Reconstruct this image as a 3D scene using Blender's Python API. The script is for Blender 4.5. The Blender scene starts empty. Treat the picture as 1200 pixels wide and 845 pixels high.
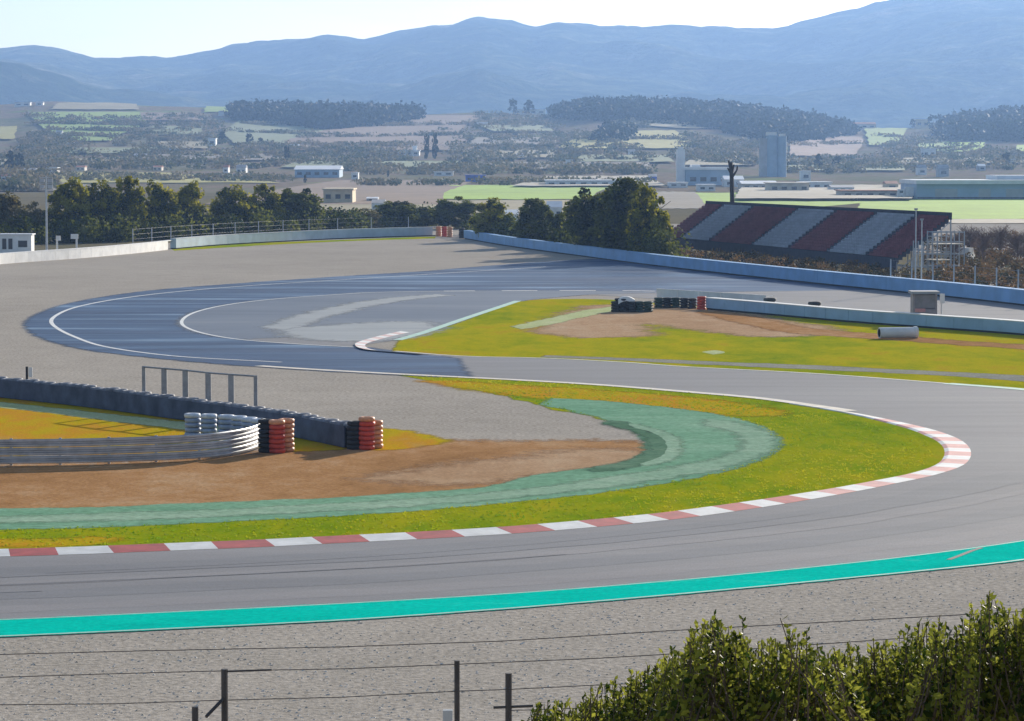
import bpy, bmesh, math, random
from mathutils import Vector, noise
from mathutils.geometry import tessellate_polygon
R_ = math.radians
SC = bpy.context.scene
COL = SC.collection
# ------------------------------------------------------------------ camera, sky, sun, exposure
F, HOR, H = 3600.0, 185.0, 12.0             # focal length in px of a 1200 px wide frame, horizon row, eye height
TH = math.atan((422.5 - HOR) / F)
cam = bpy.data.cameras.new('camera'); cam.sensor_width = 36; cam.lens = F / 1200 * 36
cam.clip_start = 0.5; cam.clip_end = 20000
co = bpy.data.objects.new('camera', cam); COL.objects.link(co)
co.location = (0, 0, H); co.rotation_euler = (math.pi / 2 - TH, 0, 0)
SC.camera = co
SUN_AZ, SUN_EL = 26.0, 16.0                  # degrees to the right of the view direction, above the horizon
W = bpy.data.worlds.new('World'); SC.world = W; W.use_nodes = True
nt = W.node_tree
sky = nt.nodes.new('ShaderNodeTexSky'); sky.sky_type = 'NISHITA'; sky.sun_disc = False
sky.sun_elevation = R_(SUN_EL); sky.sun_rotation = R_(SUN_AZ)
sky.air_density = 1.0; sky.dust_density = 0.6; sky.ozone_density = 2.0; sky.altitude = 100
tc = nt.nodes.new('ShaderNodeTexCoord'); mpn = nt.nodes.new('ShaderNodeMapping'); mpn.inputs['Scale'].default_value = (5, 5, 34); nt.links.new(tc.outputs['Generated'], mpn.inputs['Vector'])
cn = nt.nodes.new('ShaderNodeTexNoise'); cn.inputs['Scale'].default_value = 1.6; cn.inputs['Detail'].default_value = 6; cn.inputs['Roughness'].default_value = .6; nt.links.new(mpn.outputs[0], cn.inputs['Vector'])
cr_ = nt.nodes.new('ShaderNodeMapRange'); cr_.inputs[1].default_value = .48; cr_.inputs[2].default_value = .75; cr_.inputs[4].default_value = .4; nt.links.new(cn.outputs['Fac'], cr_.inputs[0])
cm = nt.nodes.new('ShaderNodeMix'); cm.data_type = 'RGBA'; cm.inputs[7].default_value = (8.6, 9.4, 10.2, 1); nt.links.new(cr_.outputs[0], cm.inputs[0]); nt.links.new(sky.outputs[0], cm.inputs[6])   # thin cloud
nt.links.new(cm.outputs[2], nt.nodes['Background'].inputs[0])
nt.nodes['Background'].inputs[1].default_value = 0.072
sl = bpy.data.lights.new('sun', 'SUN'); sl.energy = 4.9; sl.angle = R_(0.5); sl.color = (1, 0.905, 0.765)
so = bpy.data.objects.new('sun', sl); COL.objects.link(so)
sd = Vector((math.sin(R_(SUN_AZ)) * math.cos(R_(SUN_EL)), math.cos(R_(SUN_AZ)) * math.cos(R_(SUN_EL)), math.sin(R_(SUN_EL))))
so.rotation_euler = sd.to_track_quat('Z', 'Y').to_euler(); so.location = (0, -20, 60)
SC.view_settings.view_transform = 'Standard'; SC.view_settings.look = 'None'
SC.view_settings.exposure = 0.80; SC.view_settings.gamma = 1
SC.cycles.use_denoising = True
SC.cycles.max_bounces = 6; SC.cycles.volume_bounces = 1
SC.cycles.transparent_max_bounces = 16

# ------------------------------------------------------------------ helpers
def ray(px, py):
    x, y = (px - 600) / F, (422.5 - py) / F
    return Vector((x, math.cos(TH) + y * math.sin(TH), -math.sin(TH) + y * math.cos(TH)))
def G(px, py, z=0.0):                        # point of the flat ground seen at a pixel of the photo
    d = ray(px, py); t = (z - H) / d.z
    return Vector((d.x * t, d.y * t, z))
def lerp(tab, a):
    if a <= tab[0][0]: return tab[0][1]
    for (x0, y0), (x1, y1) in zip(tab, tab[1:]):
        if a <= x1:
            f = (a - x0) / (x1 - x0); f = f * f * (3 - 2 * f) * .5 + f * .5
            return y0 + (y1 - y0) * f
    return tab[-1][1]
CREST = [(-400,125),(0,123),(60,119),(200,125),(270,127),(330,131),(480,135),(560,132),(640,135),(700,127),(800,128),(900,138),(990,152),(1040,150),(1090,150),(1150,141),(1250,135),(1600,135)]
D0, D1 = 1100.0, 3000.0
Y0 = HOR + H * F / D0
def hgt(x, y):
    if y < 0: return 10.3
    if y < 46: return max(0.0, 10.3 - .24 * y)
    if y <= D0: return 0.0
    a = 600 + F * x / y
    c = lerp(CREST, a)
    if y <= D1:
        yp = Y0 - (Y0 - c) * (y - D0) / (D1 - D0)
        return max(0.0, H + (HOR - yp) * y / F)
    top = H + (HOR - c) * D1 / F
    f = min(1, (y - D1) / 900); f = f * f * (3 - 2 * f)
    return top + (14 - top) * f
def T(px, py):                               # point of the terrain seen at a pixel
    if py >= Y0: return G(px, py)
    c = lerp(CREST, px)
    d = D0 + (Y0 - py) / (Y0 - c) * (D1 - D0)
    d = min(d, D1)
    x = (px - 600) / F * d
    return Vector((x, d, hgt(x, d)))
def tag(o, label=None, cat=None, group=None, kind=None):
    if label: o['label'] = label
    if cat: o['category'] = cat
    if group: o['group'] = group
    if kind: o['kind'] = kind
    return o
def empty(name, loc, label, cat, group=None, rz=0):
    o = bpy.data.objects.new(name, None); COL.objects.link(o)
    o.location = loc; o.rotation_euler = (0, 0, rz); o.empty_display_size = .3
    return tag(o, label, cat, group)
def copy_tree(o, parent=None):
    c = o.copy(); COL.objects.link(c); c.parent = parent
    for ch in list(o.children): copy_tree(ch, c)
    return c
class MB:
    def __init__(s): s.v = []; s.f = []; s.m = []; s.c = []; s.smooth = False
    def face(s, pts, mi=0, col=None):
        b = len(s.v); s.v.extend([tuple(p) for p in pts]); s.f.append(tuple(range(b, b + len(pts)))); s.m.append(mi); s.c.append(col)
    def box(s, cx, cy, cz, sx, sy, sz, mi=0, rz=0, col=None, taper=1.0):
        ca, sa = math.cos(rz), math.sin(rz); P = []
        for dz in (-1, 1):
            k = taper if dz > 0 else 1
            for dx, dy in ((-1,-1),(1,-1),(1,1),(-1,1)):
                x, y = dx * sx / 2 * k, dy * sy / 2 * k
                P.append((cx + x * ca - y * sa, cy + x * sa + y * ca, cz + dz * sz / 2))
        b = len(s.v); s.v.extend(P)
        for q in ((0,3,2,1),(4,5,6,7),(0,1,5,4),(1,2,6,5),(2,3,7,6),(3,0,4,7)):
            s.f.append(tuple(b + i for i in q)); s.m.append(mi); s.c.append(col)
    def tube(s, pts, r0, r1=None, n=8, mi=0, cap=True, col=None):
        r1 = r0 if r1 is None else r1; pts = [Vector(p) for p in pts]; b = len(s.v); k = len(pts)
        for i, p in enumerate(pts):
            t = (pts[min(i + 1, k - 1)] - pts[max(i - 1, 0)]).normalized()
            u = t.cross(Vector((0, 0, 1)))
            if u.length < .05: u = t.cross(Vector((1, 0, 0)))
            u.normalize(); w = t.cross(u); r = r0 + (r1 - r0) * i / max(1, k - 1)
            for j in range(n):
                a = 2 * math.pi * j / n
                s.v.append(tuple(p + u * (r * math.cos(a)) + w * (r * math.sin(a))))
        for i in range(k - 1):
            for j in range(n):
                s.f.append((b + i*n + j, b + i*n + (j+1) % n, b + (i+1)*n + (j+1) % n, b + (i+1)*n + j)); s.m.append(mi); s.c.append(col)
        if cap:
            s.f.append(tuple(b + j for j in range(n))[::-1]); s.m.append(mi); s.c.append(col)
            s.f.append(tuple(b + (k-1)*n + j for j in range(n))); s.m.append(mi); s.c.append(col)
    def lathe(s, prof, cx=0, cy=0, cz=0, n=16, mi=0):
        b = len(s.v); k = len(prof)
        for r, z in prof:
            for j in range(n):
                a = 2 * math.pi * j / n; s.v.append((cx + r * math.cos(a), cy + r * math.sin(a), cz + z))
        for i in range(k - 1):
            for j in range(n):
                s.f.append((b + i*n + j, b + i*n + (j+1) % n, b + (i+1)*n + (j+1) % n, b + (i+1)*n + j)); s.m.append(mi); s.c.append(None)
        s.f.append(tuple(b + (k-1)*n + j for j in range(n))); s.m.append(mi); s.c.append(None)
    def ribbon(s, A, B, mi=0):               # strip between two rows of points
        b = len(s.v); n = len(A); s.v.extend([tuple(p) for p in A]); s.v.extend([tuple(p) for p in B])
        for i in range(n - 1):
            s.f.append((b + i, b + i + 1, b + n + i + 1, b + n + i)); s.m.append(mi); s.c.append(None)
    def mesh(s, name, mats):
        me = bpy.data.meshes.new(name); me.from_pydata(s.v, [], s.f)
        for m in (mats if isinstance(mats, (list, tuple)) else [mats]): me.materials.append(m)
        if any(s.m): me.polygons.foreach_set('material_index', s.m)
        if any(c is not None for c in s.c):
            ca = me.color_attributes.new('tone', 'FLOAT_COLOR', 'CORNER'); i = 0; data = []
            for f, c in zip(s.f, s.c):
                c = c or (.5, .5, .5)
                for _ in f: data.extend((c[0], c[1], c[2], 1))
            ca.data.foreach_set('color', data)
        if s.smooth: me.polygons.foreach_set('use_smooth', [True] * len(me.polygons))
        me.update(); return me
    def build(s, name, mats, parent=None, loc=None):
        o = bpy.data.objects.new(name, s.mesh(name, mats)); COL.objects.link(o)
        if parent: o.parent = parent
        if loc: o.location = loc
        return o
def catmull(pts, step=1.0, closed=False):
    P = [Vector(p) for p in pts]; out = []; n = len(P)
    rng = range(n if closed else n - 1)
    for i in rng:
        p1, p2 = P[i], P[(i + 1) % n]
        p0 = P[i - 1] if (i or closed) else p1 * 2 - p2
        p3 = P[(i + 2) % n] if (closed or i + 2 < n) else p2 * 2 - p1
        d01, d12, d23 = [max(1e-4, q.length ** .5) for q in (p1 - p0, p2 - p1, p3 - p2)]
        m1 = (p2 - p1) - ((p2 - p0) / (d01 + d12) - (p1 - p0) / d01) * -d12 if False else None
        t0, t1 = 0, d01; t2 = t1 + d12; t3 = t2 + d23
        k = max(1, int((p2 - p1).length / step))
        for j in range(k):
            t = t1 + (t2 - t1) * j / k
            A1 = p0 * ((t1 - t) / (t1 - t0)) + p1 * ((t - t0) / (t1 - t0))
            A2 = p1 * ((t2 - t) / (t2 - t1)) + p2 * ((t - t1) / (t2 - t1))
            A3 = p2 * ((t3 - t) / (t3 - t2)) + p3 * ((t - t2) / (t3 - t2))
            B1 = A1 * ((t2 - t) / (t2 - t0)) + A2 * ((t - t0) / (t2 - t0))
            B2 = A2 * ((t3 - t) / (t3 - t1)) + A3 * ((t - t1) / (t3 - t1))
            out.append(B1 * ((t2 - t) / (t2 - t1)) + B2 * ((t - t1) / (t2 - t1)))
    if not closed: out.append(P[-1])
    return out
def GP(px, step=1.0): return catmull([G(*p) for p in px], step)
def rag(pts, amp, fr=.5, seed=0):
    out = []
    for p in pts:
        n1 = noise.noise(Vector((p.x * fr, p.y * fr, seed * 7.3))); n2 = noise.noise(Vector((p.x * fr, p.y * fr, 50 + seed * 3.1)))
        n3 = noise.noise(Vector((p.x * fr * 4, p.y * fr * 4, seed)))
        out.append(p + Vector((n1 + .4 * n3, n2 - .4 * n3, 0)) * amp)
    return out
FRM = {}
def fringe_mat(mat):                         # the same surface thinning out into patches towards its edge
    if mat.name in FRM: return FRM[mat.name]
    m = mat.copy(); m.name = mat.name + '_edge'; t = m.node_tree; out = t.nodes['Material Output']; src = out.inputs['Surface'].links[0].from_socket
    at = t.nodes.new('ShaderNodeAttribute'); at.attribute_name = 'edge'
    n = tex_noise(t, 1.3, 6, .13 if 'asphalt' in mat.name else 1, .7, rough=.75)
    a = t.nodes.new('ShaderNodeMath'); a.operation = 'SUBTRACT'; t.links.new(at.outputs['Fac'], a.inputs[0])
    mp = t.nodes.new('ShaderNodeMapRange'); mp.inputs[1].default_value = .28; mp.inputs[2].default_value = .72; t.links.new(n.outputs['Fac'], mp.inputs[0]); t.links.new(mp.outputs[0], a.inputs[1])
    k = t.nodes.new('ShaderNodeMath'); k.operation = 'MULTIPLY_ADD'; k.use_clamp = True; k.inputs[1].default_value = 1.4; k.inputs[2].default_value = .5; t.links.new(a.outputs[0], k.inputs[0])
    tr = t.nodes.new('ShaderNodeBsdfTransparent'); ms = t.nodes.new('ShaderNodeMixShader')
    t.links.new(k.outputs[0], ms.inputs[0]); t.links.new(tr.outputs[0], ms.inputs[1]); t.links.new(src, ms.inputs[2]); t.links.new(ms.outputs[0], out.inputs['Surface'])
    FRM[mat.name] = m; return m
def sheet(name, pts, z, mat, label, kind='structure', cat='ground', fr=0):
    vs = [Vector((p.x, p.y, z)) for p in pts]
    me = bpy.data.meshes.new(name)
    tris = tessellate_polygon([vs])
    fs = []
    for t in tris:
        a, b, c = (vs[i] for i in t)
        fs.append(t if (b - a).cross(c - a).z > 0 else t[::-1])
    vv = [tuple(v) for v in vs]; n = len(vs); nt_ = len(fs); edge = [1.0] * n
    if fr:
        area = sum(a.x * b.y - b.x * a.y for a, b in zip(vs, vs[1:] + vs[:1])); sg = -1 if area > 0 else 1
        for i, p in enumerate(vs):
            t = vs[(i + 2) % n] - vs[i - 2]; t.z = 0; t.normalize(); q = p + Vector((-t.y, t.x, 0)) * fr * sg
            vv.append((q.x, q.y, z - .0004)); edge.append(-.15)
        for i in range(n):
            j = (i + 1) % n; f = (i, j, n + j, n + i); a, b, c = (Vector(vv[k]) for k in f[:3])
            fs.append(f if (b - a).cross(c - a).z > 0 else f[::-1])
    me.from_pydata(vv, [], fs); me.materials.append(mat)
    if fr:
        me.materials.append(fringe_mat(mat)); me.polygons.foreach_set('material_index', [0] * nt_ + [1] * n)
        at = me.attributes.new('edge', 'FLOAT', 'POINT'); at.data.foreach_set('value', edge)
    o = bpy.data.objects.new(name, me); COL.objects.link(o)
    return tag(o, label, cat, kind=kind)
def offset_line(pts, d):
    out = []; n = len(pts)
    for i, p in enumerate(pts):
        t = pts[min(i + 1, n - 1)] - pts[max(i - 1, 0)]; t.z = 0; t.normalize()
        out.append(p + Vector((-t.y, t.x, 0)) * d)
    return out
def line_strip(name, pts, w, z, mat, label, dash=None):
    A, B = offset_line(pts, w / 2), offset_line(pts, -w / 2); mb = MB(); acc = 0
    for i in range(len(pts) - 1):
        acc += (pts[i + 1] - pts[i]).length
        if dash and (acc % (dash[0] + dash[1])) > dash[0]: continue
        q = [Vector((p.x, p.y, z)) for p in (B[i], B[i + 1], A[i + 1], A[i])]
        if (q[1] - q[0]).cross(q[2] - q[0]).z < 0: q.reverse()
        mb.face(q)
    return tag(mb.build(name, mat), label, 'painted line', kind='structure')

# ------------------------------------------------------------------ materials
def newmat(name):
    m = bpy.data.materials.new(name); m.use_nodes = True; t = m.node_tree
    return m, t, t.nodes['Principled BSDF']
def tex_noise(t, scale, detail=4, sx=1, sy=1, sz=1, rough=.6, kind='ShaderNodeTexNoise'):
    g = t.nodes.new('ShaderNodeNewGeometry'); mp = t.nodes.new('ShaderNodeMapping'); mp.inputs['Scale'].default_value = (sx, sy, sz)
    t.links.new(g.outputs['Position'], mp.inputs['Vector'])
    n = t.nodes.new(kind); n.inputs['Scale'].default_value = scale
    if kind == 'ShaderNodeTexNoise': n.inputs['Detail'].default_value = detail; n.inputs['Roughness'].default_value = rough
    t.links.new(mp.outputs[0], n.inputs['Vector']); return n
def ramp(t, sock, stops):
    r = t.nodes.new('ShaderNodeValToRGB'); e = r.color_ramp.elements
    while len(e) < len(stops): e.new(.5)
    for el, (p, c) in zip(e, stops): el.position = p; el.color = (c[0], c[1], c[2], 1)
    t.links.new(sock, r.inputs[0]); return r.outputs[0]
def mix(t, a, b, f, blend='MIX'):
    n = t.nodes.new('ShaderNodeMix'); n.data_type = 'RGBA'; n.blend_type = blend
    for s, v in ((n.inputs[0], f), (n.inputs[6], a), (n.inputs[7], b)):
        if hasattr(v, 'is_linked'): t.links.new(v, s)
        elif isinstance(v, (int, float)): s.default_value = v
        else: s.default_value = (v[0], v[1], v[2], 1)
    return n.outputs[2]
def bump(t, b, sock, strength, dist):
    n = t.nodes.new('ShaderNodeBump'); n.inputs['Strength'].default_value = strength; n.inputs['Distance'].default_value = dist
    t.links.new(sock, n.inputs['Height']); t.links.new(n.outputs[0], b.inputs['Normal'])
def plain(name, c, rough=.6, var=.25, scale=3.0, metal=0, spec=.4, sx=1, sy=1, sz=1):
    m, t, b = newmat(name); n = tex_noise(t, scale, 5, sx, sy, sz)
    lo = [x * (1 - var) for x in c]; hi = [min(1, x * (1 + var)) for x in c]
    t.links.new(ramp(t, n.outputs['Fac'], [(.3, lo), (.7, hi)]), b.inputs['Base Color'])
    b.inputs['Roughness'].default_value = rough; b.inputs['Metallic'].default_value = metal; b.inputs['Specular IOR Level'].default_value = spec
    return m
def groundmat(name, stops, s1, s2, fine, rough=.9, bstr=.4, bdist=.03, spec=.2, sx=1, sy=1, fine_amt=.5):
    m, t, b = newmat(name)
    n1 = tex_noise(t, s1, 4, sx, sy); n2 = tex_noise(t, s2, 5, sx, sy, rough=.7); n3 = tex_noise(t, fine, 3, rough=.75)
    mx = t.nodes.new('ShaderNodeMath'); mx.operation = 'MULTIPLY_ADD'; mx.inputs[1].default_value = .5
    hb = t.nodes.new('ShaderNodeMath'); hb.operation = 'MULTIPLY'; hb.inputs[1].default_value = .5
    t.links.new(n2.outputs['Fac'], hb.inputs[0]); t.links.new(n1.outputs['Fac'], mx.inputs[0]); t.links.new(hb.outputs[0], mx.inputs[2])
    c = ramp(t, mx.outputs[0], stops)
    f = ramp(t, n3.outputs['Fac'], [(.28, (.35, .35, .35)), (.5, (.95, .95, .95)), (.75, (1.6, 1.6, 1.6))])
    t.links.new(mix(t, c, f, fine_amt, 'MULTIPLY'), b.inputs['Base Color'])
    b.inputs['Roughness'].default_value = rough; b.inputs['Specular IOR Level'].default_value = spec
    bump(t, b, n3.outputs['Fac'], bstr, bdist); return m
def foliage(name, dark, light, trans=.3, rough=.6, spec=.02):
    m, t, b = newmat(name); a = t.nodes.new('ShaderNodeAttribute'); a.attribute_name = 'tone'
    sp = t.nodes.new('ShaderNodeSeparateColor'); t.links.new(a.outputs['Color'], sp.inputs[0])
    c = mix(t, dark, light, sp.outputs[0]); t.links.new(c, b.inputs['Base Color']); b.inputs['Roughness'].default_value = rough
    b.inputs['Specular IOR Level'].default_value = spec
    tr = t.nodes.new('ShaderNodeBsdfTranslucent'); t.links.new(c, tr.inputs[0])
    ms = t.nodes.new('ShaderNodeMixShader'); ms.inputs[0].default_value = trans
    t.links.new(b.outputs[0], ms.inputs[1]); t.links.new(tr.outputs[0], ms.inputs[2])
    t.links.new(ms.outputs[0], t.nodes['Material Output'].inputs['Surface']); return m
M = {}
M['gravel'] = groundmat('gravel', [(.3, (.36, .325, .275)), (.5, (.43, .385, .33)), (.7, (.50, .45, .385))], .03, .35, 5.5, bstr=.5, bdist=.06, fine_amt=.7, spec=0)
M['dirt'] = groundmat('dirt', [(.32, (.29, .15, .06)), (.5, (.43, .235, .105)), (.68, (.54, .36, .21))], .12, .9, 6.0, bstr=.6, bdist=.05, sy=.6, spec=0)
M['pale_dirt'] = groundmat('pale_dirt', [(.32, (.40, .24, .13)), (.5, (.50, .33, .20)), (.68, (.56, .42, .28))], .12, .9, 6.0, bstr=.6, bdist=.05, sy=.6, spec=0)
M['grass'] = groundmat('grass', [(.30, (.13, .22, .010)), (.42, (.28, .32, .010)), (.54, (.44, .38, .010)), (.68, (.46, .26, .03))], .09, .5, 7.0, bstr=.6, bdist=.06, sy=.4, fine_amt=.35, spec=0)
M['green_grass'] = groundmat('green_grass', [(.30, (.10, .20, .008)), (.44, (.23, .31, .008)), (.56, (.37, .36, .010)), (.70, (.45, .33, .02))], .11, .6, 7.0, bstr=.6, bdist=.06, sy=.4, fine_amt=.35, spec=0)
M['dry_grass'] = groundmat('dry_grass', [(.34, (.34, .29, .015)), (.46, (.50, .36, .012)), (.56, (.56, .28, .025)), (.68, (.48, .32, .10))], .14, .6, 7.0, bstr=.6, bdist=.06, sy=.4, fine_amt=.35, spec=0)
M['green_paint'] = groundmat('green_paint', [(.3, (.14, .30, .185)), (.5, (.21, .385, .25)), (.7, (.31, .47, .33))], .10, .8, 3.0, bstr=.2, bdist=.02, rough=.7, sx=.5, spec=0)
M['green_paint_worn'] = groundmat('green_paint_worn', [(.3, (.22, .36, .245)), (.5, (.29, .43, .30)), (.7, (.38, .50, .37))], .2, .8, 3.0, bstr=.2, bdist=.02, rough=.7, sx=.5, spec=0)
M['green_paint_dark'] = groundmat('green_paint_dark', [(.3, (.08, .15, .09)), (.5, (.12, .22, .14)), (.7, (.2, .3, .2))], .2, .8, 3.0, bstr=.2, bdist=.02, rough=.8, sx=.5, spec=0)
M['asphalt'] = groundmat('asphalt', [(.3, (.205, .20, .205)), (.5, (.255, .25, .255)), (.7, (.31, .30, .30))], .05, .5, 14.0, bstr=.15, bdist=.01, rough=.7, spec=.04, sx=.12, fine_amt=.25)
M['sky_tinted_asphalt'] = groundmat('sky_tinted_asphalt', [(.3, (.032, .062, .125)), (.5, (.048, .09, .17)), (.7, (.085, .145, .25))], .05, .4, 14.0, bstr=.02, bdist=.005, rough=.6, spec=.05, sx=.2, fine_amt=.2)  # sky reflection mixed into the base colour as blue
M['runoff'] = groundmat('runoff', [(.3, (.11, .14, .19)), (.5, (.155, .185, .235)), (.7, (.22, .245, .28))], .07, .4, 14.0, bstr=.12, bdist=.01, rough=.65, spec=.06, sx=.2, fine_amt=.2)
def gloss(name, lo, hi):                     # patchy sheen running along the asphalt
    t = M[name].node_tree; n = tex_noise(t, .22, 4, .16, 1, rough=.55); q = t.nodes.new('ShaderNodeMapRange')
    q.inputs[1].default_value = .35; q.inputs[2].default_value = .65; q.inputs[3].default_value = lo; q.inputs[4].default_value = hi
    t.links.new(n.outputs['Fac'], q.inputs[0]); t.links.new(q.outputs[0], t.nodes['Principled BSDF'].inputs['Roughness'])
gloss('sky_tinted_asphalt', .28, .8)
M['worn_streak'] = groundmat('worn_streak', [(.3, (.21, .235, .26)), (.5, (.27, .295, .31)), (.7, (.34, .36, .37))], .2, .6, 14.0, rough=.7, bstr=.1, bdist=.01, sx=.3, fine_amt=.2)
M['path'] = groundmat('path', [(.3, (.25, .25, .21)), (.5, (.32, .31, .26)), (.7, (.38, .36, .29))], .2, .8, 6.0, bstr=.3, bdist=.02, spec=0)
M['pale_path'] = groundmat('pale_path', [(.3, (.42, .47, .22)), (.5, (.50, .54, .28)), (.7, (.58, .59, .36))], .2, .8, 6.0, bstr=.3, bdist=.02, spec=0)
M['white_paint'] = plain('white_paint', (.74, .73, .70), .6, .15, 1.5)
M['cream_paint'] = plain('cream_paint', (.70, .62, .50), .6, .2, 1.2)
M['red_paint'] = plain('red_paint', (.45, .07, .06), .6, .3, 1.5)
M['pink_paint'] = plain('pink_paint', (.62, .27, .24), .6, .25, 1.5)
M['mint_paint'] = plain('mint_paint', (.40, .60, .48), .6, .2, 1.5)
M['teal_paint'] = groundmat('teal_paint', [(.28, (.004, .40, .33)), (.42, (.002, .56, .43)), (.58, (.004, .62, .48)), (.74, (.12, .60, .48))], .25, 1.1, 6.0, bstr=.1, bdist=.01, rough=.6, spec=0, sx=.35, fine_amt=.3)
M['rubber'] = plain('rubber', (.022, .024, .028), .7, .3, 6)
M['scrub_ground'] = groundmat('scrub_ground', [(.3, (.11, .12, .07)), (.5, (.20, .17, .11)), (.7, (.24, .22, .10))], .008, .06, .6, bstr=.5, bdist=.3, spec=0)
M['hill_ground'] = groundmat('hill_ground', [(.3, (.12, .15, .07)), (.42, (.21, .20, .12)), (.52, (.26, .20, .15)), (.62, (.20, .24, .09)), (.74, (.30, .27, .17))], .004, .02, .2, bstr=.5, bdist=1.0, sy=.5, spec=0)
M['mountain'] = groundmat('mountain', [(.36, (.015, .03, .018)), (.48, (.035, .055, .03)), (.56, (.09, .10, .05)), (.66, (.20, .17, .11))], .0022, .012, .05, bstr=.8, bdist=8.0, fine_amt=.7, spec=0)
M['metal'] = plain('metal', (.50, .51, .53), .42, .2, 2.0, metal=.7)
M['steel'] = plain('steel', (.30, .31, .33), .5, .2, 3, metal=.5)
M['dark_steel'] = plain('dark_steel', (.06, .055, .055), .6, .3, 6)
M['pale_steel'] = plain('pale_steel', (.50, .52, .53), .5, .15, 3)
M['belt'] = plain('belt', (.095, .112, .165), .7, .35, 1.2, spec=.1)
M['blue_belt'] = plain('blue_belt', (.22, .42, .68), .5, .15, .5)
M['pale_blue_belt'] = plain('pale_blue_belt', (.33, .50, .66), .5, .15, .5)
M['grey_blue_belt'] = plain('grey_blue_belt', (.36, .46, .56), .55, .15, .5)
M['tyre_black'] = plain('tyre_black', (.03, .032, .036), .75, .4, 4)
M['tyre_blue'] = plain('tyre_blue', (.32, .39, .52), .6, .2, 4)
M['tyre_white'] = plain('tyre_white', (.62, .66, .72), .6, .2, 4)
M['tyre_red'] = plain('tyre_red', (.62, .07, .035), .55, .25, 4)
M['tyre_orange'] = plain('tyre_orange', (.75, .33, .16), .55, .25, 4)
M['tyre_green'] = plain('tyre_green', (.03, .06, .05), .7, .4, 4)
M['wall_white'] = plain('wall_white', (.76, .75, .72), .6, .12, .8)
M['wall_cream'] = plain('wall_cream', (.66, .54, .36), .8, .15, .5)
M['wall_beige'] = plain('wall_beige', (.60, .53, .43), .8, .15, .3)
M['wall_grey'] = plain('wall_grey', (.40, .42, .45), .8, .15, .3)
M['wall_blue'] = plain('wall_blue', (.30, .42, .55), .6, .12, .2)
M['bright_blue'] = plain('bright_blue', (.08, .14, .55), .6, .12, .2)
M['roof_red'] = plain('roof_red', (.36, .14, .08), .85, .25, .8)
M['roof_grey'] = plain('roof_grey', (.34, .34, .35), .8, .2, .6)
M['roof_white'] = plain('roof_white', (.74, .75, .76), .6, .1, .3)
M['window'] = plain('window', (.035, .045, .06), .15, .2, 1.0, spec=.6)
M['bark'] = plain('bark', (.11, .08, .055), .9, .35, 5)
M['dead_bark'] = plain('dead_bark', (.045, .04, .04), .9, .3, 5)
M['twig'] = plain('twig', (.20, .13, .10), .9, .3, 3)
M['seat_red'] = plain('seat_red', (.25, .085, .10), .7, .35, .8, spec=.05)
M['seat_grey'] = plain('seat_grey', (.43, .45, .50), .7, .2, .8, spec=.05)
M['stair'] = plain('stair', (.07, .075, .10), .9, .2, 2, spec=0)
M['pine'] = foliage('pine', (.018, .042, .006), (.42, .38, .018), .5)
M['dark_tree'] = foliage('dark_tree', (.014, .030, .010), (.17, .185, .022), .42)
M['olive'] = foliage('olive', (.06, .065, .035), (.24, .20, .08), .35)
M['far_wood'] = foliage('far_wood', (.016, .030, .020), (.05, .07, .035), .10)
M['far_scrub'] = foliage('far_scrub', (.08, .105, .045), (.27, .22, .13), .2)
M['hedge'] = foliage('hedge', (.020, .042, .006), (.34, .35, .05), .45, .5, .1)
M['brush'] = foliage('brush', (.03, .04, .02), (.26, .15, .06), .25)
M['blades'] = foliage('blades', (.12, .27, .010), (.44, .40, .015), .5)
FIELD = {'green': (.20, .30, .035), 'bright': (.28, .44, .03), 'brown': (.22, .14, .10), 'tan': (.27, .23, .13), 'yellow': (.38, .34, .08),
         'dull': (.17, .20, .09), 'lilac': (.19, .165, .13), 'pale': (.42, .37, .28), 'rust': (.19, .125, .08)}
for k, c in FIELD.items():
    M['field_' + k] = groundmat('field_' + k, [(.3, [x * .72 for x in c]), (.5, c), (.7, [min(1, x * 1.25) for x in c])], .01, .06, .5, bstr=.3, bdist=.3, sy=.4, fine_amt=.35)

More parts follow.
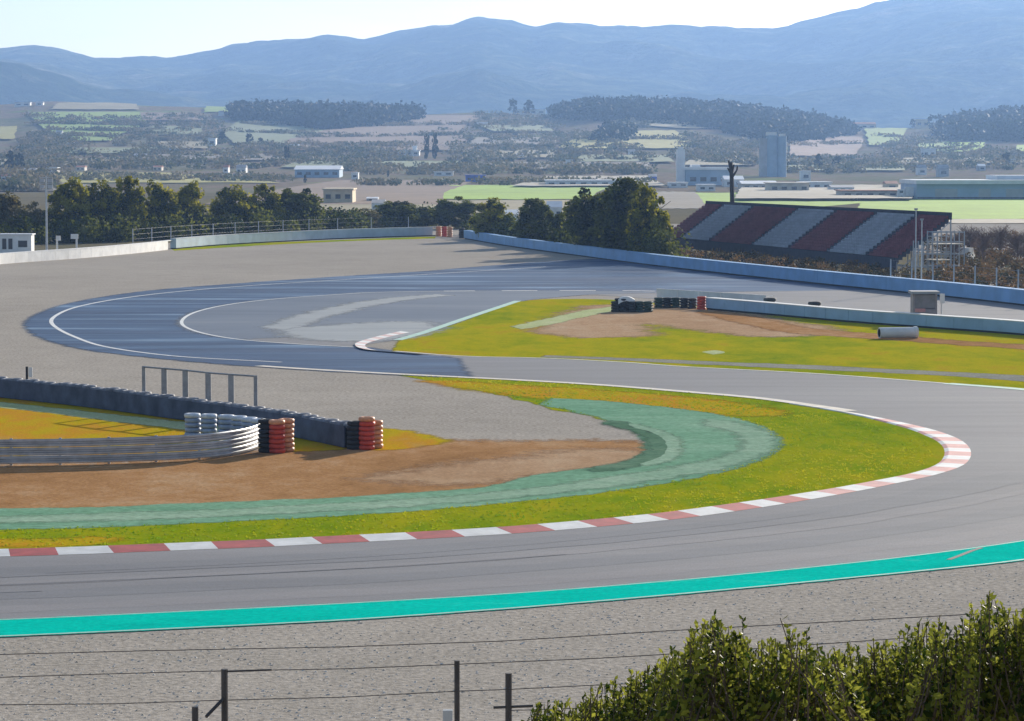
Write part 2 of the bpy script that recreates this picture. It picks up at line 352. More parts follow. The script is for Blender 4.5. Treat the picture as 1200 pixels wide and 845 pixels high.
# ------------------------------------------------------------------ terrain
def polar_sheet():
    fine = [-13 + .13 * i for i in range(201)]
    az = [-180, -150, -120, -90, -70, -50, -40, -32, -26, -21, -17, -15] + fine + [15, 17, 21, 26, 32, 40, 50, 70, 90, 120, 150]
    rs = [1.5, 5, 10, 15, 20, 25, 30, 36, 42, 46, 50, 60, 80, 110, 160, 230, 320, 430, 560, 720, 900, 1060, 1100]
    r = 1100
    while r < 3000: r += 26; rs.append(r)
    rs += [3060, 3120, 3200, 3300, 3400, 3500, 3620, 3760, 3900, 4300, 5000, 6000, 7000, 8000]
    v = [(0, 0, 10.3)]; f = []; m = []; n = len(az)
    for r in rs:
        for a in az:
            c = math.cos(R_(a))
            x, y = (r * math.tan(R_(a)), r) if abs(a) < 45 else (r * math.sin(R_(a)), r * c)
            if abs(x) > 7900: x = math.copysign(7900, x)
            v.append((x, y, hgt(x, y)))
    for j in range(n): f.append((0, 1 + (j + 1) % n, 1 + j)); m.append(0)
    for i in range(len(rs) - 1):
        for j in range(n):
            k = (j + 1) % n
            f.append((1 + i*n + j, 1 + i*n + k, 1 + (i+1)*n + k, 1 + (i+1)*n + j)); m.append(0 if rs[i] < 560 else (1 if rs[i] < 1060 else 2))
    me = bpy.data.meshes.new('ground'); me.from_pydata(v, [], f); me.polygons.foreach_set('material_index', m)
    for q in ('gravel', 'scrub_ground', 'hill_ground'): me.materials.append(M[q])
    me.polygons.foreach_set('use_smooth', [True] * len(f)); me.update()
    bm = bmesh.new(); bm.from_mesh(me); bmesh.ops.recalc_face_normals(bm, faces=bm.faces)
    if sum(q.normal.z for q in bm.faces) < 0: bmesh.ops.reverse_faces(bm, faces=bm.faces)
    bm.to_mesh(me); bm.free()
    o = bpy.data.objects.new('ground', me); COL.objects.link(o)
    tag(o, 'pale gravel and open land running back to the hills', 'ground', kind='structure')
polar_sheet()
RIDGE = [(-400,72),(-100,62),(0,59),(45,56),(75,61),(105,69),(190,67),(240,61),(280,52),(330,50),(385,42),(425,47),(480,37),(520,31),(560,24),(600,28),(625,33),(650,26),(700,30),(780,29),(815,35),(870,36),(905,35),(945,25),(1000,12),(1030,2),(1060,-8),(1120,-20),(1200,-30),(1600,-60)]
SPUR = [(-400,100),(0,88),(150,105),(300,112),(430,102),(560,78),(640,96),(760,110),(860,95),(960,88),(1040,78),(1110,90),(1180,112),(1300,100),(1600,90)]
def mountains():
    az = [-22 + .11 * i for i in range(401)]; rs = [3950 + 45 * i for i in range(80)]; v = []; f = []; n = len(az)
    for r in rs:
        for a in az:
            x = r * math.tan(R_(a)); px = 600 + F * math.tan(R_(a))
            zr = H + (HOR - lerp(RIDGE, px)) * 7000 / F; zs = H + (HOR - lerp(SPUR, px)) * 5200 / F
            t = (r - 3950) / 3050
            big = noise.fractal(Vector((x / 900, r / 1400, 3.1)), .9, 2.1, 5); sm = noise.fractal(Vector((x / 120, r / 160, 9.0)), .8, 2.2, 3)
            rid = 1 - abs(noise.noise(Vector((x / 420 + r / 900, r / 1500, 6.6))))
            if t <= 1:
                s = t ** 1.25
                base = 12 + (zr - 12) * s
                sp = 12 + (zs - 12) * math.exp(-((r - 5150) / 480) ** 2)
                z = max(base, sp) + (math.exp(-abs(base - sp) / 12) * 4)
                k = min(1, t * 3) * (1 - t ** 6)
                z += (big * 45 + (rid - .6) * 110 * t) * k + sm * 9 * min(1, t * 3)
            else:
                z = zr - (r - 7000) * .35 + sm * 9
            if r == rs[0]: z = 6
            v.append((x, r, max(z, 6)))
    for i in range(len(rs) - 1):
        for j in range(n - 1): f.append((i*n + j, i*n + j + 1, (i+1)*n + j + 1, (i+1)*n + j))
    me = bpy.data.meshes.new('mountains'); me.from_pydata(v, [], f); me.materials.append(M['mountain']); me.polygons.foreach_set('use_smooth', [True] * len(f)); me.update()
    o = bpy.data.objects.new('mountains', me); COL.objects.link(o); tag(o, 'long blue wooded mountain ridge along the skyline', 'mountains', kind='structure')
mountains()
# haze
mb = MB(); mb.box(0, 0, 319, 16600, 16600, 640)
hz = mb.build('haze', []); hz.data.materials.clear()
hm = bpy.data.materials.new('haze'); hm.use_nodes = True; ht = hm.node_tree; ht.nodes.clear()
ho = ht.nodes.new('ShaderNodeOutputMaterial'); pv = ht.nodes.new('ShaderNodeVolumePrincipled')
pv.inputs['Color'].default_value = (.335, .555, 1.0, 1); pv.inputs['Density'].default_value = .95e-4; pv.inputs['Anisotropy'].default_value = .4
ht.links.new(pv.outputs[0], ho.inputs['Volume']); hz.data.materials.append(hm)
tag(hz, 'blue winter haze over the whole valley', 'haze', kind='stuff'); hz.display_type = 'BOUNDS'

# fields draped on the terrain: rows of (row, left, right)
FN = [0]
def field(rows, kind, lift, label, name='field'):
    FN[0] += 1; lift += FN[0] * .012
    A = []; B = []; mb = MB(); K = 14; grid = []
    rr = []
    for (y0, l0, r0), (y1, l1, r1) in zip(rows, rows[1:]):
        k = max(1, int(abs(y1 - y0) / 1.5))
        for j in range(k): t = j / k; rr.append((y0 + (y1 - y0) * t, l0 + (l1 - l0) * t, r0 + (r1 - r0) * t))
    rr.append(rows[-1])
    for y, l, r in rr:
        jl, jr = noise.noise(Vector((y * .4, l, 1))) * 3, noise.noise(Vector((y * .4, r, 2))) * 3
        grid.append([T(l + jl + (r + jr - l - jl) * q / K, y + noise.noise(Vector((q * .6 + l, y * .03, 4))) * .8) + Vector((0, 0, lift)) for q in range(K + 1)])
    b = 0
    for row in grid: mb.v.extend([tuple(p) for p in row])
    for i in range(len(grid) - 1):
        for q in range(K):
            a = i * (K + 1) + q; mb.f.append((a + K + 1, a + K + 2, a + 1, a)); mb.m.append(0); mb.c.append(None)
    me = mb.mesh(name, M['field_' + kind])
    bm = bmesh.new(); bm.from_mesh(me)
    for fc in bm.faces:
        fc.normal_update()
        if fc.normal.z < 0: fc.normal_flip()
    bm.to_mesh(me); bm.free()
    o = bpy.data.objects.new(name, me); COL.objects.link(o); tag(o, label, 'field', kind='structure'); return o
field([(248,822,905),(238,815,1010),(226,812,1210)], 'bright', .05, 'bright green flat field behind the grandstand')
field([(257,905,1330),(249,1000,1330),(238,1010,1330),(232,1100,1330)], 'bright', .08, 'bright green strip of field before the long warehouse')
field([(262,1090,1330),(257,1050,1330)], 'pale', .05, 'pale bare strip at the field edge')
field([(234,455,690),(226,490,700),(217,530,720)], 'bright', .1, 'bright green meadow beyond the trackside trees')
field([(250,250,690),(242,260,720),(235,300,690)], 'tan', .05, 'tan field behind the trackside trees')
field([(240,240,520),(226,300,520),(211,400,560)], 'rust', .08, 'reddish ploughed field beyond the trackside trees')
field([(245,770,830),(225,770,815)], 'lilac', .05, 'bare grey earth beside the bright green field')
field([(215,45,330),(207,70,240),(203,70,200)], 'yellow', .3, 'yellow green field behind the left pines')
field([(225,-60,140),(215,-60,90)], 'lilac', .3, 'bare ground behind the left pines')
field([(167,96,130),(160,70,140),(150,50,165),(140,40,175),(133,36,170)], 'green', 1.2, 'terraced green field on the left hillside')
field([(130,60,165),(122,70,160)], 'tan', 1.2, 'tan stubble field on the left crest')
field([(165,-30,18),(150,-30,22)], 'yellow', 1.2, 'small yellow field at the left edge')
field([(133,240,280),(120,246,278)], 'green', 1.2, 'green gap between the left woods')
field([(170,275,350),(158,262,390),(150,270,420),(143,280,400)], 'dull', 1.2, 'dull green slope below the left wood')
field([(178,330,560),(165,340,545),(155,380,540),(145,450,550),(137,480,570)], 'rust', 1.2, 'reddish bare slope right of the left wood')
field([(176,655,800),(168,660,810),(160,700,800),(155,730,790)], 'yellow', 1.2, 'yellow green slope under the middle wood')
field([(152,790,870),(145,720,880),(140,730,860)], 'tan', 1.2, 'tan strip under the middle wood')
field([(200,560,760),(192,580,760)], 'lilac', .8, 'bare grey plain in the middle distance')
field([(185,925,1000),(172,925,1010),(162,960,1010)], 'brown', 1.2, 'bare lilac slope right of the silo')
field([(172,1018,1050),(152,1012,1062)], 'green', 1.2, 'square green field below the saddle')
field([(179,1074,1105),(168,1078,1112)], 'green', 1.2, 'small pale green field right of the saddle')
field([(180,1108,1150),(169,1112,1152)], 'bright', 1.2, 'small bright green field on the right slope')
field([(180,1190,1240),(172,1190,1240)], 'bright', 1.2, 'small bright green field at the right edge')
field([(196,-40,120),(188,-40,160)], 'tan', .8, 'tan plot between hedges left of the two white houses')
field([(190,150,330),(183,170,345)], 'lilac', .9, 'greyish plot above the left plain')
field([(182,60,170),(175,80,190)], 'dull', 1.0, 'dull green plot under the terraced field')
field([(176,190,245),(168,185,240)], 'tan', 1.1, 'tan plot beside the bright white block house')
field([(160,175,235),(150,180,240)], 'dull', 1.2, 'dull plot over the bright white block house')
field([(143,170,240),(134,165,236)], 'rust', 1.2, 'reddish plot below the left crest')
field([(198,330,520),(191,350,540)], 'dull', .8, 'dull green strip above the long low warehouse')
field([(187,560,655),(178,540,650)], 'tan', 1.0, 'tan plot in the middle scrub')
field([(172,545,640),(163,560,648)], 'lilac', 1.1, 'greyish plot in the middle scrub')
field([(156,580,650),(149,560,640)], 'dull', 1.2, 'dull green plot under the skyline trees')
field([(192,670,790),(184,680,780)], 'dull', .9, 'dull green plot behind the greenhouse row')
field([(202,905,1060),(196,925,1060)], 'dull', .8, 'dull green plot behind the industrial yard')
field([(193,1050,1240),(187,1060,1240)], 'tan', .9, 'tan plot behind the long warehouse')
field([(196,800,880),(188,810,884)], 'tan', .9, 'tan plot left of the silo')
field([(220,600,780),(208,640,760)], 'pale', .4, 'pale greenhouse ground beyond the tree clump')
field([(236,860,1070),(219,870,1065)], 'pale', .4, 'pale dusty industrial yard')

# ------------------------------------------------------------------ the circuit
LEFT = [(1500,394),(1200,356),(1000,333),(850,316),(700,304),(640,307),(560,313),(500,318),(420,323),(287,332),(187,340),(120,349),(70,360),(42,372),(35,382),(47,393),(75,403),(120,412),(220,423),(320,431),(440,438),(600,446),(700,452),(800,460),(880,467),(940,475),(1000,484),(1060,496),(1100,506),(1127,517),(1138,531),(1128,546),(1096,557),(1050,567),(1000,577),(900,594),(800,608),(700,618),(600,626),(500,632),(400,637),(300,642),(200,646),(100,650),(0,653),(-300,660)]
RIGHT = [(1500,420),(1200,380),(1000,364),(830,355),(760,350),(690,346),(640,349),(607,353),(547,373),(497,390),(462,399),(428,405),(440,410),(463,412),(547,418),(630,420),(730,425),(800,430),(950,438),(1060,446),(1200,457),(1350,474),(1480,500),(1530,535),(1480,572),(1350,606),(1200,634),(1100,648),(1000,660),(800,680),(600,696),(400,708),(200,718),(0,727),(-300,737)]
L3, R3 = GP(LEFT, .8), GP(RIGHT, .8)
sheet('track', L3 + R3[::-1], .016, M['asphalt'], 'grey asphalt racing track sweeping through the bends')
# darker relaid asphalt of the hairpin, tinted blue for the sky it reflects
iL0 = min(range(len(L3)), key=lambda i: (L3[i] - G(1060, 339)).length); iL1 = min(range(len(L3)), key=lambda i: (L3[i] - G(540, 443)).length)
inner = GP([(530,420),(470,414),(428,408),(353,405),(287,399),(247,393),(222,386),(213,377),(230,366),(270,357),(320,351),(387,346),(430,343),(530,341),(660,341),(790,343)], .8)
sheet('resurfaced_track', L3[iL0:iL1 + 1] + inner, .020, M['sky_tinted_asphalt'], 'dark asphalt around the hairpin with the reflected sky painted in blue', fr=0.9)
sheet('runoff', inner[::-1][:-30] + GP([(497,390),(547,373),(607,353),(690,345)], .8), .024, M['runoff'], 'lighter paved run-off inside the hairpin', fr=0.8)
sheet('worn_streak', rag(GP([(318,384),(345,374),(390,362),(450,351),(510,345.5)], .8) + GP([(520,346.5),(465,352.5),(405,364),(362,376),(335,386)], .8), .5, .3), .028, M['worn_streak'], 'pale worn streak curving over the run-off', fr=1.6)
sheet('worn_streak', rag(GP([(345,386),(400,382),(470,378),(500,384)], .8) + GP([(470,396),(400,399),(355,396)], .8), 1.0, .2, 3), .028, M['worn_streak'], 'pale worn patch by the hairpin apex', fr=3.0)
# painted lines
W_ = M['white_paint']
line_strip('track_line', GP([(330,425),(220,419),(170,414),(120,406),(87,395),(67,385),(60,377),(66,370),(87,361),(130,352),(190,344),(280,336),(420,327),(560,318),(640,313)], .6), .30, .032, W_, 'white line round the outside of the hairpin')
line_strip('track_line', GP([(428,408),(353,404),(287,399),(247,393),(220,385),(213,377),(230,366),(270,357),(320,351),(387,346),(440,343),(520,341.5)], .6), .26, .036, W_, 'white line round the inside of the hairpin')
line_strip('track_line', GP([(520,341.5),(640,341),(760,341.5),(900,348)], .4), .8, .036, W_, 'dashed white line on the far straight', dash=(3.2, 2.2))
line_strip('track_line', offset_line(L3[min(range(len(L3)), key=lambda i: (L3[i] - G(300, 429)).length):min(range(len(L3)), key=lambda i: (L3[i] - G(1000, 484)).length)], .3), .75, .032, M['cream_paint'], 'cream line along the inner edge of the second bend')
line_strip('track_line', GP([(463,412),(547,418),(630,420),(730,425),(800,430),(950,438),(1060,446),(1110,450)], .8), .3, .032, W_, 'white line along the grass island')
line_strip('track_line', GP([(1110,450),(1200,457),(1350,474),(1480,500)], .8), .9, .032, M['mint_paint'], 'mint line at the edge of the second bend')
line_strip('track_line', GP([(607,353),(547,373),(497,390),(466,399)], .6), .65, .036, M['mint_paint'], 'mint line along the island edge by the apex')
teal_in = GP([(1480,572),(1350,606),(1200,634),(1100,648),(1000,660),(800,680),(600,696),(400,708),(200,718),(0,727),(-300,737)], .8)
teal_out = GP([(1480,602),(1350,630),(1200,657),(1100,668),(1000,678),(800,697),(600,714),(400,728),(200,738),(0,747),(-300,757)], .8)
sheet('painted_verge', teal_in + teal_out[::-1], .024, M['teal_paint'], 'teal painted strip along the outside of the near bend', fr=.16)
line_strip('track_line', offset_line(teal_out, -.06), .14, .028, M['mint_paint'], 'pale edge of the teal strip beside the gravel')
line_strip('track_line', offset_line(teal_in, .05), .10, .028, M['mint_paint'], 'pale edge of the teal strip beside the track')
line_strip('skid_mark', [G(1112,657), G(1125,652), G(1140,646), G(1150,643)], .16, .032, M['rubber'], 'black skid mark across the teal strip')

M['worn_asphalt'] = groundmat('worn_asphalt', [(.3, (.225, .215, .22)), (.5, (.275, .265, .268)), (.7, (.32, .305, .305))], .05, .5, 14.0, bstr=.15, bdist=.01, rough=.7, spec=.04, sx=.12, fine_amt=.25)
M['rubbered_asphalt'] = groundmat('rubbered_asphalt', [(.3, (.185, .183, .19)), (.5, (.23, .228, .235)), (.7, (.275, .27, .275))], .05, .5, 14.0, bstr=.15, bdist=.01, rough=.65, spec=.04, sx=.12, fine_amt=.25)
for k, (a, b, mt, lb) in enumerate([(1.3, 2.6, 'worn_asphalt', 'pale worn lane beside the teal strip'), (3.6, 5.2, 'rubbered_asphalt', 'dark rubbered lane in the near bend'), (6.4, 7.1, 'worn_asphalt', 'thin pale lane in the near bend'), (8.0, 10.2, 'rubbered_asphalt', 'wide dark rubbered lane by the near kerb')]):
    A_, B_ = offset_line(teal_in, a), offset_line(teal_in, b)
    if A_[60].y < teal_in[60].y: A_, B_ = offset_line(teal_in, -a), offset_line(teal_in, -b)
    sheet('track_wear', rag(A_, .3, .12, 30 + k) + rag(B_, .4, .12, 40 + k)[::-1], .0185 + .0014 * k, M[mt], lb)
# kerb of the near bend
k0 = min(range(len(L3)), key=lambda i: (L3[i] - G(930, 473)).length)
kl = L3[k0:]
kb = MB(); acc = 0; n = len(kl); bl = 1.62
IN, TOP = [], []
def kw(p): return 1.05
kin = offset_line(kl, 0.0)
sgn = 1
c0 = offset_line(kl, 1.0)
if (c0[len(c0)//2] - Vector((10, 135, 0))).length > (kl[len(kl)//2] - Vector((10, 135, 0))).length: sgn = -1
fin = catmull(kl, .27)
ki, kb2 = [], []
acc = 0
for i, (a, b, p) in enumerate(zip(offset_line(fin, sgn), offset_line(fin, sgn), fin)):
    kw_ = .9 + .15 * max(0, min(1, (112 - p.y) / 12)); a = p + (a - p) * kw_; b = p + (b - p) * (kw_ + .2)
    f = min(1, .15 + .85 * i / 60); ki.append(p.lerp(a, f)); kb2.append(p.lerp(b, f))
for i in range(len(fin) - 1):
    p, q, u, v_, s_, w2 = fin[i], fin[i+1], ki[i], ki[i+1], kb2[i], kb2[i+1]
    acc += (q - p).length
    par = int(acc / bl) % 2
    far = p.y > 108
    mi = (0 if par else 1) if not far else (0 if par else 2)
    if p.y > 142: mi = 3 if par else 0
    z0, z1 = .022, .05 + .07 * max(0, min(1, (116 - p.y) / 12))
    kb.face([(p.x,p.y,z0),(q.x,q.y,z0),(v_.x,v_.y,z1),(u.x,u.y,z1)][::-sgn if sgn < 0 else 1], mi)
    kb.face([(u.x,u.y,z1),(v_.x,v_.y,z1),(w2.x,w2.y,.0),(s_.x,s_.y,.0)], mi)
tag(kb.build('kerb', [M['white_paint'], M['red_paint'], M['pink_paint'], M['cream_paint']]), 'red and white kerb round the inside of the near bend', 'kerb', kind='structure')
ap = GP([(480,390),(450,397),(428,405),(440,411),(463,413),(500,416)], .3); apo = offset_line(ap, -.65); kb = MB(); acc = 0
for i in range(len(ap) - 1):
    acc += (ap[i+1] - ap[i]).length
    kb.face([(ap[i].x,ap[i].y,.04),(ap[i+1].x,ap[i+1].y,.04),(apo[i+1].x,apo[i+1].y,.11),(apo[i].x,apo[i].y,.11)], int(acc / 1.4) % 2)
tag(kb.build('kerb', [M['white_paint'], plain('faded_pink_paint', (.66, .45, .42), .6, .2, 1.2)]), 'faded white and pink kerb at the hairpin apex', 'kerb', kind='structure')

# infield of the near loop
gin = GP([(-300,627),(0,620),(100,618),(200,614),(300,609),(400,604),(500,597),(600,588),(700,577),(800,562),(860,548),(900,532),(911,520),(904,509),(880,497),(830,485),(770,477),(700,470),(650,467)], .6)
gno = GP([(635,474),(670,481),(705,490),(750,507),(761,522),(757,535),(730,545),(680,551),(635,556),(575,571),(500,577),(400,584),(300,588),(200,592),(100,596),(0,597),(-300,602)], .6)
sheet('grass', rag(ki[:-2:2], .06, .9), .008, M['green_grass'], 'grass') if False else None
loop = [p for p in L3[min(range(len(L3)), key=lambda i: (L3[i] - G(470, 440)).length):]]
gb = rag(GP([(-300,627),(0,620),(300,607),(600,586),(800,558),(860,520),(760,500),(650,480),(600,466),(560,458),(520,449)], .6), .5, .5, 2)
sheet('grass', loop + gb, .008, M['green_grass'], 'green and yellow grass inside the near bend', kind='stuff', cat='grass', fr=0.35)
sheet('painted_runoff', gin + rag(gno, .25, .6, 5), .012, M['green_paint'], 'faded green painted run-off strip', fr=0.5)
sheet('painted_runoff', rag(GP([(-300,617),(0,612),(200,606),(400,597),(600,582),(760,562),(850,545),(893,526),(900,519),(885,505),(840,492)], .6) + GP([(835,497),(870,508),(882,520),(870,530),(830,542),(740,558),(600,577),(400,592),(200,601),(0,607),(-300,612)], .6), .25, .6, 8), .016, M['green_paint_worn'], 'pale worn band on the green run-off', fr=1.0)
sheet('painted_runoff', rag(GP([(720,494),(765,508),(778,520),(772,534),(745,545),(700,553)], .5) + GP([(690,551),(735,542),(761,532),(765,520),(752,508),(712,496)], .5), .2, .6, 9), .020, M['green_paint_dark'], 'dark groove on the green run-off', fr=0.7)
sheet('painted_runoff', rag(GP([(740,497),(782,510),(793,522),(786,536),(760,546)], .5) + GP([(752,544),(777,534),(783,522),(772,511),(735,499)], .5), .15, .6, 10), .020, M['green_paint_worn'], 'pale groove on the green run-off', fr=0.6)
sheet('dirt', rag(GP([(-300,560),(0,549),(150,546),(290,536),(340,529),(400,526),(450,523),(520,519),(600,520),(680,519),(730,521),(752,528)], .6), .5, .35, 4) + rag(GP([(759,536),(736,547),(684,554),(640,560),(578,575),(500,581),(400,588),(300,592),(200,596),(100,600),(0,601),(-300,606)], .6), .1, .6, 21), .004, M['dirt'], 'orange brown bare earth in the gravel trap', kind='stuff', cat='dirt', fr=3.0)
sheet('dirt', rag(GP([(470,560),(560,545),(640,538),(700,530),(735,533),(700,545),(620,553),(540,565)], .6), .7, .4, 14), .006, M['pale_dirt'], 'pale sandy patch beside the green run-off', kind='stuff', cat='dirt', fr=3.2)
sheet('grass', rag(GP([(-200,446),(0,464),(100,475),(220,491),(330,508),(400,519),(398,526),(345,529),(300,524),(200,530),(0,534),(-200,540)], .6), .4, .5, 6), .008, M['dry_grass'], 'orange yellow dry grass behind the guardrail', kind='stuff', cat='grass', fr=0.7)
sheet('grass', rag(GP([(425,507),(450,503),(480,508),(515,517),(490,523),(440,527),(425,524)], .5), .3, .7, 7), .008, M['dry_grass'], 'yellow grass tuft beside the last red tyre stack', kind='stuff', cat='grass', fr=0.9)
sheet('path', rag(GP([(-200,455),(0,472),(100,483),(200,494),(300,506)], .6) + GP([(290,511),(200,501),(100,489),(0,477),(-200,460)], .6), .2, .6, 11), .012, M['pale_path'], 'pale strip through the dry grass', fr=0.5)
sheet('grass', rag(GP([(505,446),(560,450),(640,455),(730,461),(820,469),(880,478),(905,486),(870,487),(800,479),(730,472),(650,467),(590,460),(540,453)], .6), .3, .5, 61), .0095, M['dry_grass'], 'dry brownish grass along the top of the green run-off', kind='stuff', cat='grass', fr=1.6)
sheet('grass', rag(GP([(-60,633),(60,633),(130,631),(110,637),(0,640),(-60,642)], .5), .2, .6, 63), .0095, M['dry_grass'], 'yellow patch of verge at the left end of the near kerb', kind='stuff', cat='grass', fr=.8)
# hairpin island
isl_top = GP([(607,354),(640,351),(700,351),(760,355),(830,360),(900,366),(1000,375),(1100,384),(1200,392),(1500,422)], .8)
isl_bot = [p for p in R3[min(range(len(R3)), key=lambda i: (R3[i] - G(466, 412)).length):min(range(len(R3)), key=lambda i: (R3[i] - G(1480, 500)).length)]]
isl_l = GP([(470,399),(500,391),(547,375)], .8)
sheet('grass', isl_top + isl_bot[::-1] + isl_l, .022, M['grass'], 'yellow green grass island in the hairpin', kind='stuff', cat='grass', fr=0.4)
sheet('dirt', rag(GP([(640,390),(665,376),(692,364),(720,358),(790,359),(850,366),(905,377),(960,391),(900,394),(830,387),(770,378),(735,380),(745,393),(700,396)], .8, ), 1.0, .25, 12), .026, M['pale_dirt'], 'bare pinkish earth on the island', kind='stuff', cat='dirt', fr=3.0)
sheet('dirt', rag(GP([(830,364),(880,372),(950,386),(1040,393),(1120,400),(1200,405),(1500,432)], .8) + GP([(1500,437),(1200,409),(1120,404),(1040,398),(940,391),(870,378),(825,367)], .8), .3, .4, 13), .030, M['dirt'], 'dark rutted dirt track across the island', kind='stuff', cat='dirt', fr=1.2)
sheet('path', rag(GP([(603,383),(640,375),(690,364),(740,357)], .8) + GP([(750,359),(700,368),(650,379),(612,386)], .8), .25, .5, 15), .030, M['pale_path'], 'pale strip on the tip of the grass island', fr=0.5)
sheet('path', rag(GP([(640,417),(720,420),(800,423),(950,429),(1100,436),(1200,441),(1400,456)], .8) + GP([(1400,463),(1200,447),(1100,440),(950,433),(800,426),(720,422),(640,419)], .8), .3, .4, 16), .026, M['path'], 'thin grey path beside the second bend', fr=0.6)
sheet('path', rag(GP([(822,413),(838,411),(850,414),(836,416)], .5), .1), .030, M['pale_path'], 'small pale slab in the island grass')
sheet('grass', rag(GP([(200,291),(300,285),(400,281),(510,277)], 1.5) + GP([(510,279.5),(400,283),(300,288),(205,294)], 1.5), .4, .3, 18), .004, M['green_grass'], 'thin green grass line under the far barrier', kind='stuff', cat='grass')
sheet('grass', rag(GP([(510,268.5),(545,268.5),(640,282),(800,300),(1000,318),(1200,335),(1400,352)], 2) + GP([(1400,330),(1200,305),(1000,290),(800,276),(640,264),(510,260)], 2), .6, .2, 19), .004, M['scrub_ground'], 'rough grass behind the blue barrier', kind='stuff', cat='grass')
sheet('grass', rag(GP([(-200,303),(0,297),(160,288),(300,276),(510,266)], 2) + GP([(510,256),(300,258),(0,262),(-200,266)], 2), .6, .2, 20), .004, M['scrub_ground'], 'rough grass under the left pines', kind='stuff', cat='grass')

# grass blades, a loose cover on the near verges
random.seed(5)
def in_poly(x, y, P):
    c = False; j = len(P) - 1
    for i in range(len(P)):
        if (P[i].y > y) != (P[j].y > y) and x < (P[j].x - P[i].x) * (y - P[i].y) / (P[j].y - P[i].y) + P[i].x: c = not c
        j = i
    return c
tb = MB()
gp = loop[::3] + gb[::3]; hole = (gin + gno)[::3]
for _ in range(26000):
    x = random.uniform(-26, 21); y = random.uniform(93, 172)
    if abs(x) > y * .172 or not in_poly(x, y, gp) or in_poly(x, y, hole): continue
    if min((p.x - x) ** 2 + (p.y - y) ** 2 for p in fin[::3]) < 2.4: continue
    nz = noise.fractal(Vector((x * .12, y * .07, 2)), .9, 2, 4) * .95 + .5 + random.uniform(-.14, .14)
    for _k in range(3):
        a = random.uniform(0, 6.28); w = random.uniform(.02, .05); hh = random.uniform(.03, .075)
        dx, dy = math.cos(a) * w, math.sin(a) * w; ox, oy = random.uniform(-.08, .08), random.uniform(-.08, .08)
        lx, ly = random.uniform(-.05, .05), random.uniform(-.05, .05)
        tb.face([(x+ox-dx, y+oy-dy, .008), (x+ox+dx, y+oy+dy, .008), (x+ox+lx, y+oy+ly, hh)], 0, (max(0, min(1, nz)),) * 3)
tag(tb.build('grass_blades', M['blades']), 'short grass blades on the verge of the near bend', 'grass', kind='stuff')

mb = MB(); rnd = random.Random(8)
tl = [p for p in teal_out if -26 < p.x < 26]
for _ in range(6000):
    y = 63 + 33 * rnd.random(); x = rnd.uniform(-.172, .172) * y
    lim = min(tl, key=lambda p: abs(p.x - x)).y - .35
    if y > lim: continue
    w = rnd.uniform(.018, .055); hh = w * rnd.uniform(.3, .6); a = rnd.uniform(0, 6.28); tone = rnd.random(); P = []
    for k in range(4): P.append((x + math.cos(a + k * 1.57) * w * rnd.uniform(.7, 1.2), y + math.sin(a + k * 1.57) * w * rnd.uniform(.7, 1.2), .0))
    T_ = (x + rnd.uniform(-.3, .3) * w, y + rnd.uniform(-.3, .3) * w, hh)
    for k in range(4): mb.face([P[k], P[(k + 1) % 4], T_], 0, (tone,) * 3)
tag(mb.build('gravel_stones', foliage('gravel_stones', (.36, .32, .27), (.78, .72, .64), 0, .9, 0)), 'loose pale stones in the gravel nearest the bank', 'gravel', kind='stuff')
for a, off_, b0, b1, lb in [(0, 5.0, 60, 95, 'long dark tyre mark in the near bend'), (1, 6.1, 40, 80, 'shorter dark tyre mark in the near bend'), (2, 9.0, 20, 60, 'dark tyre mark beside the near kerb')]:
    q = offset_line(teal_in, off_)
    if q[60].y < teal_in[60].y: q = offset_line(teal_in, -off_)
    line_strip('skid_mark', [p + Vector((0, .5 * math.sin(i * .05 + a), 0)) for i, p in enumerate(q[b0:b1])], .16, .027, M['rubbered_asphalt'], lb)

# ------------------------------------------------------------------ barriers
def wall_mesh(pts, h0, h1, th, mi=0, z0=None):
    mb = MB(); A = offset_line(pts, th / 2); B = offset_line(pts, -th / 2); n = len(pts)
    def up(P, z): return [Vector((p.x, p.y, z)) for p in P]
    mb.ribbon(up(A, h0), up(A, h1)); mb.ribbon(up(A, h1), up(B, h1)); mb.ribbon(up(B, h1), up(B, h0)); mb.ribbon(up(B, h0), up(A, h0))
    for i in (0, n - 1): mb.face([(A[i].x,A[i].y,h0),(B[i].x,B[i].y,h0),(B[i].x,B[i].y,h1),(A[i].x,A[i].y,h1)])
    return mb
def resample(pts, step):
    out = [pts[0]]; acc = 0
    for a, b in zip(pts, pts[1:]):
        d = (b - a).length
        while acc + d >= step:
            f = (step - acc) / d; a = a + (b - a) * f; out.append(a); d = (b - a).length; acc = 0
        acc += d
    return out
def long_barrier(name, px, h, th, seg, mat, capmat, label, cat, cap=.12, footmat=None):
    pts = GP(px, 1.0); o = empty(name, pts[0], label, cat); off = -pts[0]
    rs = resample(pts, seg); fine = [p + off for p in pts]
    if footmat: wall_mesh(fine, 0, .16, th * .7).build('footing', footmat, o)
    for a, b in list(zip(rs, rs[1:]))[:98]:
        t = (b - a).normalized(); k = max(1, int(seg / 1.5))
        q = [a + off + t * .02 + (b - a - t * .04) * (i / k) for i in range(k + 1)]
        wall_mesh(q, .16 if footmat else 0, h, th).build('panel', mat, o)
    wall_mesh(fine, h + .003, h + cap, th * 1.05).build('cap_rail', capmat, o)
    return o, rs
bar1, _ = long_barrier('concrete_wall', [(-220,331),(-100,320),(0,309.5),(100,302),(165,296),(200,292)], 1.12, .5, 3.5, M['wall_white'], M['wall_white'], 'low white concrete wall at the left edge of the gravel', 'wall', .1)
